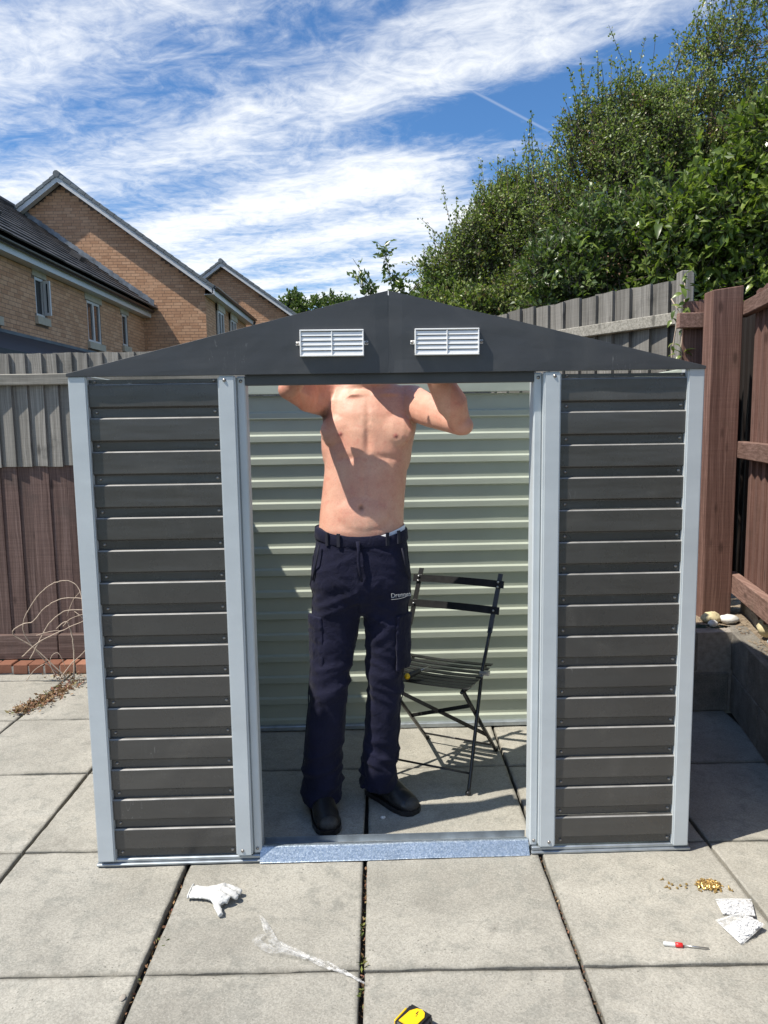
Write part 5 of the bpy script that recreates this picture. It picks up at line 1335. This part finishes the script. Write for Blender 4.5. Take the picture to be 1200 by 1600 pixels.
def tubes_np(segs, n=3):
    """segs: list of (p0,p1,r0,r1) -> V,F quads"""
    V = []; F = []
    for p0, p1, r0, r1 in segs:
        p0, p1 = np.array(p0), np.array(p1); d = p1-p0; d /= np.linalg.norm(d)+1e-9; a = np.array([0, 0, 1.]) if abs(d[2]) < .9 else np.array([1., 0, 0])
        u = np.cross(d, a); u /= np.linalg.norm(u); w_ = np.cross(d, u); k = len(V)
        for q_, rr_ in ((p0, r0), (p1, r1)):
            for i in range(n): V.append(q_+(u*math.cos(2*math.pi*i/n)+w_*math.sin(2*math.pi*i/n))*rr_)
        for i in range(n): F.append((k+i, k+(i+1) % n, k+n+(i+1) % n, k+n+i))
    return V, F
def shrub(name, label, cat, base, lobes, nshoots, shoot_len, leaves_per, ll, lw, material, seed, upb=.55, spikes=0, group=None, spike_len=.5, rust=0, trunks=3, shell=.55, big=None):
    """trunk(s) and limbs, then leafy shoots through the crown's lobes. lobes: (cx,cy,cz,rx,ry,rz,weight)"""
    r = np.random.default_rng(seed); root = thing(name, label, cat, base, group=group); B = np.array(base)
    lob = np.array(lobes, float); wt = lob[:, 6]/lob[:, 6].sum()
    segs = []; top = lob[:, :3]
    for k in range(len(lob)):
        c = lob[k, :3]; b0 = B+np.array([r.normal()*.1, r.normal()*.1, 0]); m1 = b0*.5+c*.5+r.normal(size=3)*.12
        segs.append((b0, m1, .06, .04)); segs.append((m1, c, .04, .022))
        for _ in range(7):
            e = c+np.clip(r.normal(size=3)*.36, -.62, .62)*lob[k, 3:6]; segs.append((c, e, .016, .006))
    V, F = tubes_np(segs, 6); link('trunk', raw_mesh('trunk', np.array(V)-B, F, M['bark'], True), root)
    sub = []
    for k in range(len(lob)):
        for _ in range(15):
            v = r.normal(size=3); v /= np.linalg.norm(v); sub.append(np.concatenate([lob[k, :3]+v*lob[k, 3:6]*r.uniform(.72, 1.02), lob[k, 3:6]*r.uniform(.20, .42), [lob[k, 6]/15*4.0*r.uniform(.5, 1.3)]]))
    lob0 = lob; lob = np.concatenate([lob, np.array(sub)]); wt = lob[:, 6]/lob[:, 6].sum()
    C = []; D = []; tw = []
    idx = r.choice(len(lob), nshoots, p=wt)
    for i in idx:
        c, rad = lob[i, :3], lob[i, 3:6]; v = r.normal(size=3); v /= np.linalg.norm(v); rho = shell+(1-shell)*r.random()**.8 if r.random() < .75 else r.random()**.5*shell
        p = c+v*rad*rho*(1+.16*mnoise.noise(Vector(v*2.3+seed))); d = v*.9+np.array([0, 0, upb])+r.normal(size=3)*.45; d /= np.linalg.norm(d); L = shoot_len*r.uniform(.5, 1.4)
        tw.append((p-d*L*.3, p+d*L, .0035, .0015)); t_ = r.uniform(0, 1, leaves_per)
        C.append(p+d*L*t_[:, None]+r.normal(size=(leaves_per, 3))*.012); D.append(d*.5+r.normal(size=(leaves_per, 3))*.8)
    for _ in range(spikes):                                    # bare-ish upright shoots that break the skyline
        i = r.choice(len(lob0), p=lob0[:, 6]/lob0[:, 6].sum()); c, rad = lob0[i, :3], lob0[i, 3:6]; a = r.uniform(0, 6.283); q_ = r.uniform(.0, .95)
        p = c+np.array([rad[0]*q_*math.cos(a), rad[1]*q_*math.sin(a), rad[2]*math.sqrt(1-q_*q_)*.93]); d = np.array([r.normal()*.28, r.normal()*.28, 1.]); d /= np.linalg.norm(d); L = spike_len*r.uniform(.4, 1.25)
        tw.append((p-d*.2, p+d*L, .005, .0018)); n = int(44*L/.5)+8; t_ = r.uniform(-.2, 1, n)
        C.append(p+d*L*t_[:, None]+r.normal(size=(n, 3))*.02*(1.3-t_[:, None])); D.append(d*.5+r.normal(size=(n, 3))*.7)
    C = np.concatenate(C); D = np.concatenate(D); D[:, 2] += .1
    V, F = leaf_cloud(r, C, D, ll, lw); o = link('leaves', raw_mesh('leaves', V-B, F, material), root); o['kind'] = 'stuff'
    V, F = tubes_np(tw, 3); o = link('twigs', raw_mesh('twigs', np.array(V)-B, F, M['bark']), root); o['kind'] = 'stuff'
    if rust:
        C = []
        for _ in range(rust):
            i = r.choice(len(lob), p=wt); c, rad = lob[i, :3], lob[i, 3:6]; v = r.normal(size=3); v[1] = -abs(v[1])-.3; v /= np.linalg.norm(v); p = c+v*rad*1.0
            C.append(p+r.normal(size=(90, 3))*np.array([.06, .05, .07]))
        C = np.concatenate(C); V, F = leaf_cloud(r, C, r.normal(size=C.shape), .018, .008); o = link('seed_heads', raw_mesh('seed_heads', V-B, F, M['leaf_rust']), root); o['kind'] = 'stuff'
    if big: big(root, r, lob0)
    return root
shrub('hedge_tree', 'tallest dark bushy hedge tree at the upper right corner', 'tree', (3.3, 7.6, 0),
      [(3.45, 7.6, 3.35, .75, .7, 1.0, 1.2), (3.25, 7.6, 4.45, .52, .6, .62, .8), (3.9, 7.5, 4.9, .7, .7, .9, 1.0), (2.85, 7.6, 3.6, .55, .6, .75, .8), (3.6, 7.6, 2.3, .9, .6, .7, .7)],
      7600, .17, 9, .034, .0115, M['leaf_olive'], 21, spikes=60, spike_len=.62, rust=2)
shrub('hedge_tree', 'dark green hawthorn-like hedge tree with upright shoots in the middle of the hedge', 'tree', (2.1, 7.1, 0),
      [(2.1, 7.1, 3.35, .55, .55, .70, 1.1), (2.38, 7.2, 3.85, .40, .45, .52, .7), (1.85, 7.0, 3.55, .36, .4, .56, .7), (1.75, 7.0, 2.7, .6, .5, .6, .8), (2.5, 7.1, 2.6, .6, .5, .7, .6)],
      7200, .15, 9, .030, .0105, M['leaf_small'], 22, spikes=80, spike_len=.55, rust=5)
shrub('hedge_tree', 'lower dark green hedge tree sloping down towards the shed roof', 'tree', (1.1, 6.9, 0),
      [(1.40, 6.9, 3.10, .42, .45, .56, 1.0), (1.06, 6.85, 2.82, .42, .45, .52, 1.0), (.80, 6.8, 2.55, .36, .4, .50, .8), (1.25, 6.8, 2.35, .6, .5, .5, .8), (.62, 6.8, 2.25, .28, .35, .40, .5)],
      6800, .13, 9, .028, .0100, M['leaf_small'], 23, spikes=90, spike_len=.42, rust=4)

# broad-leaved shrub leaning over the fence: the largest leaves are parts of their own
def leaf_mesh(L, W_, curl, material):
    mb = MB(); n = 4; rings = []
    prof_ = (.12, .75, 1.0, .68, .05)
    for i, w_ in enumerate(prof_):
        t_ = i/4; z = -curl*t_*t_*L; rings.append([Vector((-w_*W_, t_*L, z+w_*W_*.35)), Vector((0, t_*L, z)), Vector((w_*W_, t_*L, z+w_*W_*.35))])
    mb.loft(rings, False, False); return mb.mesh('leaf', material, smooth=True)
big_meshes = [leaf_mesh(.095, .024, .35, M['leaf_big']), leaf_mesh(.08, .021, .6, M['leaf_big']), leaf_mesh(.105, .026, .9, M['leaf_big'])]
def place_leaf(root, p, d, r, sc=1.0, ms=big_meshes):
    d = Vector(d).normalized(); upv = Vector((r.normal()*.35, r.normal()*.35-.25, 1)); s_ = d.cross(upv).normalized(); n_ = s_.cross(d)
    o = link('leaf', ms[int(r.integers(len(ms)))], root); m3 = Matrix((s_, d, n_)).transposed().to_4x4()
    o.matrix_local = Matrix.Translation(Vector(p)-root.location) @ m3 @ Matrix.Scale(sc*r.uniform(.7, 1.15), 4)
def big_leaves(n, ll):
    def fn(root, r, lob):
        wt = lob[:, 6]/lob[:, 6].sum(); made = 0; C = []; D = []
        while made < n:
            i = r.choice(len(lob), p=wt); v = r.normal(size=3); v[1] = -abs(v[1])*1.2; v /= np.linalg.norm(v); p = lob[i, :3]+v*lob[i, 3:6]*r.uniform(.92, 1.12)
            az = r.uniform(0, 6.28)
            for k in range(5):
                a = az+k*2.4; d = np.array([math.cos(a)*.8, math.sin(a)*.8-.15, r.uniform(-.35, .35)])+v*.4
                if made < n: place_leaf(root, p+r.normal(size=3)*.02, d, r, ll); made += 1
    return fn
shrub('broadleaf_shrub', 'bright broad-leaved shrub hanging over the red-brown fence at right', 'shrub', (2.4, 5.7, 0),
      [(2.30, 5.65, 2.75, .46, .34, .44, 1.0), (2.75, 5.6, 2.85, .42, .34, .52, 1.0), (2.62, 5.6, 2.35, .50, .30, .32, .9), (2.95, 5.6, 3.35, .34, .3, .34, .5)],
      2600, .16, 6, .070, .0185, M['leaf_big'], 31, spikes=12, spike_len=.35, shell=.7, big=big_leaves(270, 1.0))
shrub('broadleaf_shrub', 'mid green broad-leaved shrub with rusty seed heads above the weathered grey fence', 'shrub', (1.75, 5.9, 0),
      [(1.72, 5.85, 2.72, .40, .30, .34, 1.0), (2.02, 5.8, 2.80, .30, .3, .34, .8), (1.48, 5.85, 2.52, .34, .28, .26, .8), (1.85, 5.85, 2.35, .45, .26, .26, .8)],
      2300, .14, 7, .052, .0150, M['leaf_mid'], 32, spikes=10, spike_len=.28, shell=.7, rust=7, big=big_leaves(200, .72))
shrub('hedge_bush', 'dense dark bush filling the gap just above the grey fence tops', 'bush', (1.1, 6.2, 0),
      [(1.15, 6.25, 2.25, .42, .25, .34, 1.0), (.75, 6.4, 2.20, .38, .25, .30, .8), (1.65, 6.1, 2.2, .35, .25, .35, .7), (2.2, 6.2, 2.2, .5, .3, .4, .7), (2.9, 6.1, 2.2, .5, .3, .5, .7)],
      3600, .12, 8, .036, .012, M['leaf_small'], 33, spikes=20, spike_len=.25)
# loose sprigs standing above the gable
def sprig(label, base, shoots, material, ll, lw, seed, n=46):
    r = np.random.default_rng(seed); root = thing('sapling', label, 'sapling', base); B = np.array(base); segs = []; C = []; D = []
    for pts, dens in shoots:
        P = [np.array(p, float) for p in pts]
        for i in range(len(P)-1):
            f0, f1 = i/(len(P)-1), (i+1)/(len(P)-1); segs.append((P[i], P[i+1], .007*(1-f0)+.0015, .007*(1-f1)+.0015))
        m = int(n*dens)
        for _ in range(m):
            t_ = r.random()**.8*(len(P)-1); i = min(int(t_), len(P)-2); p = P[i]*(1-t_+i)+P[i+1]*(t_-i); dd = P[i+1]-P[i]; dd /= np.linalg.norm(dd)
            if r.random() < .5:
                side = r.normal(size=3); side /= np.linalg.norm(side); ln_ = r.uniform(.03, .12); e = p+(dd*.7+side*.7)*ln_; segs.append((p, e, .002, .001)); p = e
            for _k in range(3): C.append(p+r.normal(size=3)*.012); D.append(dd*.5+r.normal(size=3)*.7+np.array([0, 0, -.1]))
    V, F = tubes_np(segs, 4); link('stem', raw_mesh('stem', np.array(V)-B, F, M['bark'], True), root)
    V, F = leaf_cloud(r, np.array(C), np.array(D), ll, lw); o = link('leaves', raw_mesh('leaves', V-B, F, material), root); o['kind'] = 'stuff'
sprig('tall leafy sapling shoot standing above the gable peak', (.15, 6.5, 0), [([(.15, 6.5, 0), (.20, 6.5, 1.6), (.17, 6.5, 2.45), (.10, 6.5, 2.75), (.065, 6.5, 2.93)], 1.3), ([(.17, 6.5, 2.2), (.24, 6.5, 2.5), (.20, 6.45, 2.62), (.14, 6.5, 2.68)], 1.0), ([(.20, 6.5, 1.9), (.28, 6.5, 2.4), (.34, 6.5, 2.5)], .9)], M['leaf_mid'], .058, .014, 41)
sprig('short leafy sapling left of the gable peak', (-.10, 6.5, 0), [([(-.10, 6.5, 0), (-.08, 6.5, 1.8), (-.09, 6.5, 2.5), (-.13, 6.5, 2.69)], 1.3), ([(-.08, 6.5, 2.2), (-.02, 6.5, 2.5), (-.05, 6.5, 2.6)], .9)], M['leaf_mid'], .056, .014, 42)
sprig('loose leafy sapling right of the gable peak, in front of the hedge', (.45, 6.6, 0), [([(.45, 6.6, 0), (.46, 6.6, 1.8), (.44, 6.6, 2.5), (.41, 6.6, 2.85)], 1.4), ([(.46, 6.6, 2.2), (.54, 6.6, 2.5), (.56, 6.6, 2.72)], 1.3), ([(.45, 6.6, 2.1), (.36, 6.6, 2.45), (.30, 6.6, 2.58)], .7), ([(.46, 6.6, 2.0), (.62, 6.6, 2.4), (.68, 6.6, 2.7)], 1.3)], M['leaf_mid'], .05, .013, 43)
sprig('thin nearly bare sapling with arching twigs behind the gable peak', (.05, 6.7, 0), [([(.05, 6.7, 0), (.06, 6.7, 2.3), (-.06, 6.7, 2.66), (-.20, 6.7, 2.88)], .12), ([(.06, 6.7, 2.3), (.22, 6.7, 2.7), (.33, 6.7, 2.78)], .15), ([(.06, 6.7, 2.3), (.30, 6.7, 2.6), (.38, 6.7, 2.68)], .2)], M['leaf_mid'], .04, .011, 44)

# climbing plant on the grey post
vn = thing('climbing_plant', 'thin climbing plant with a few bright leaves on the grey fence post', 'climber', (1.66, 4.18, .42))
rv_ = np.random.default_rng(6)
for pts in ([(1.64, 4.17, .45), (1.655, 4.17, 1.2), (1.645, 4.16, 1.75), (1.668, 4.17, 2.0), (1.672, 4.18, 2.25)], [(1.60, 4.2, .5), (1.60, 4.19, 1.4), (1.615, 4.18, 1.85), (1.64, 4.17, 2.05), (1.60, 4.18, 2.12)]):
    mb = MB(); mb.tube(pts, [.005, .0045, .004, .003, .0025, .002][:len(pts)], 6); mb.build('stem', M['stem'], vn, smooth=True)
sm_meshes = [leaf_mesh(.055, .014, .4, M['leaf_big']), leaf_mesh(.045, .013, .7, M['leaf_big'])]
for (x, y, z) in ((1.60, 4.16, 1.86), (1.62, 4.16, 1.84), (1.655, 4.15, 1.83), (1.575, 4.17, 1.80), (1.63, 4.15, 2.06), (1.66, 4.15, 2.04), (1.68, 4.16, 2.07), (1.65, 4.15, 2.16), (1.70, 4.16, 2.18), (1.63, 4.16, 2.20), (1.67, 4.15, 2.24), (1.60, 4.16, 2.0), (1.645, 4.14, 1.97), (1.69, 4.15, 2.28)):
    for k in range(3): place_leaf(vn, (x+rv_.normal()*.012, y, z+rv_.normal()*.012), (rv_.normal(), -.5, rv_.normal()*.6), rv_, 1.0, sm_meshes)

# far trees seen between the roofs
for lab, cx, cz, sd4, rx in (('small distant tree beside the farthest gable', -4.35, 7.25, 51, .62), ('small distant tree left of the gable peak, wider and lower', -2.35, 7.25, 52, 1.15)):
    shrub('distant_tree', lab, 'tree', (cx, 40, 0), [(cx, 40, cz, rx, .6, .75, 1), (cx+rx*.6, 40, cz-.5, rx, .6, .6, .8), (cx-rx*.5, 40, cz-.8, rx, .6, .7, .8)], 900, .3, 7, .16, .06, M['leaf_mid'], sd4, spikes=10, spike_len=.5)
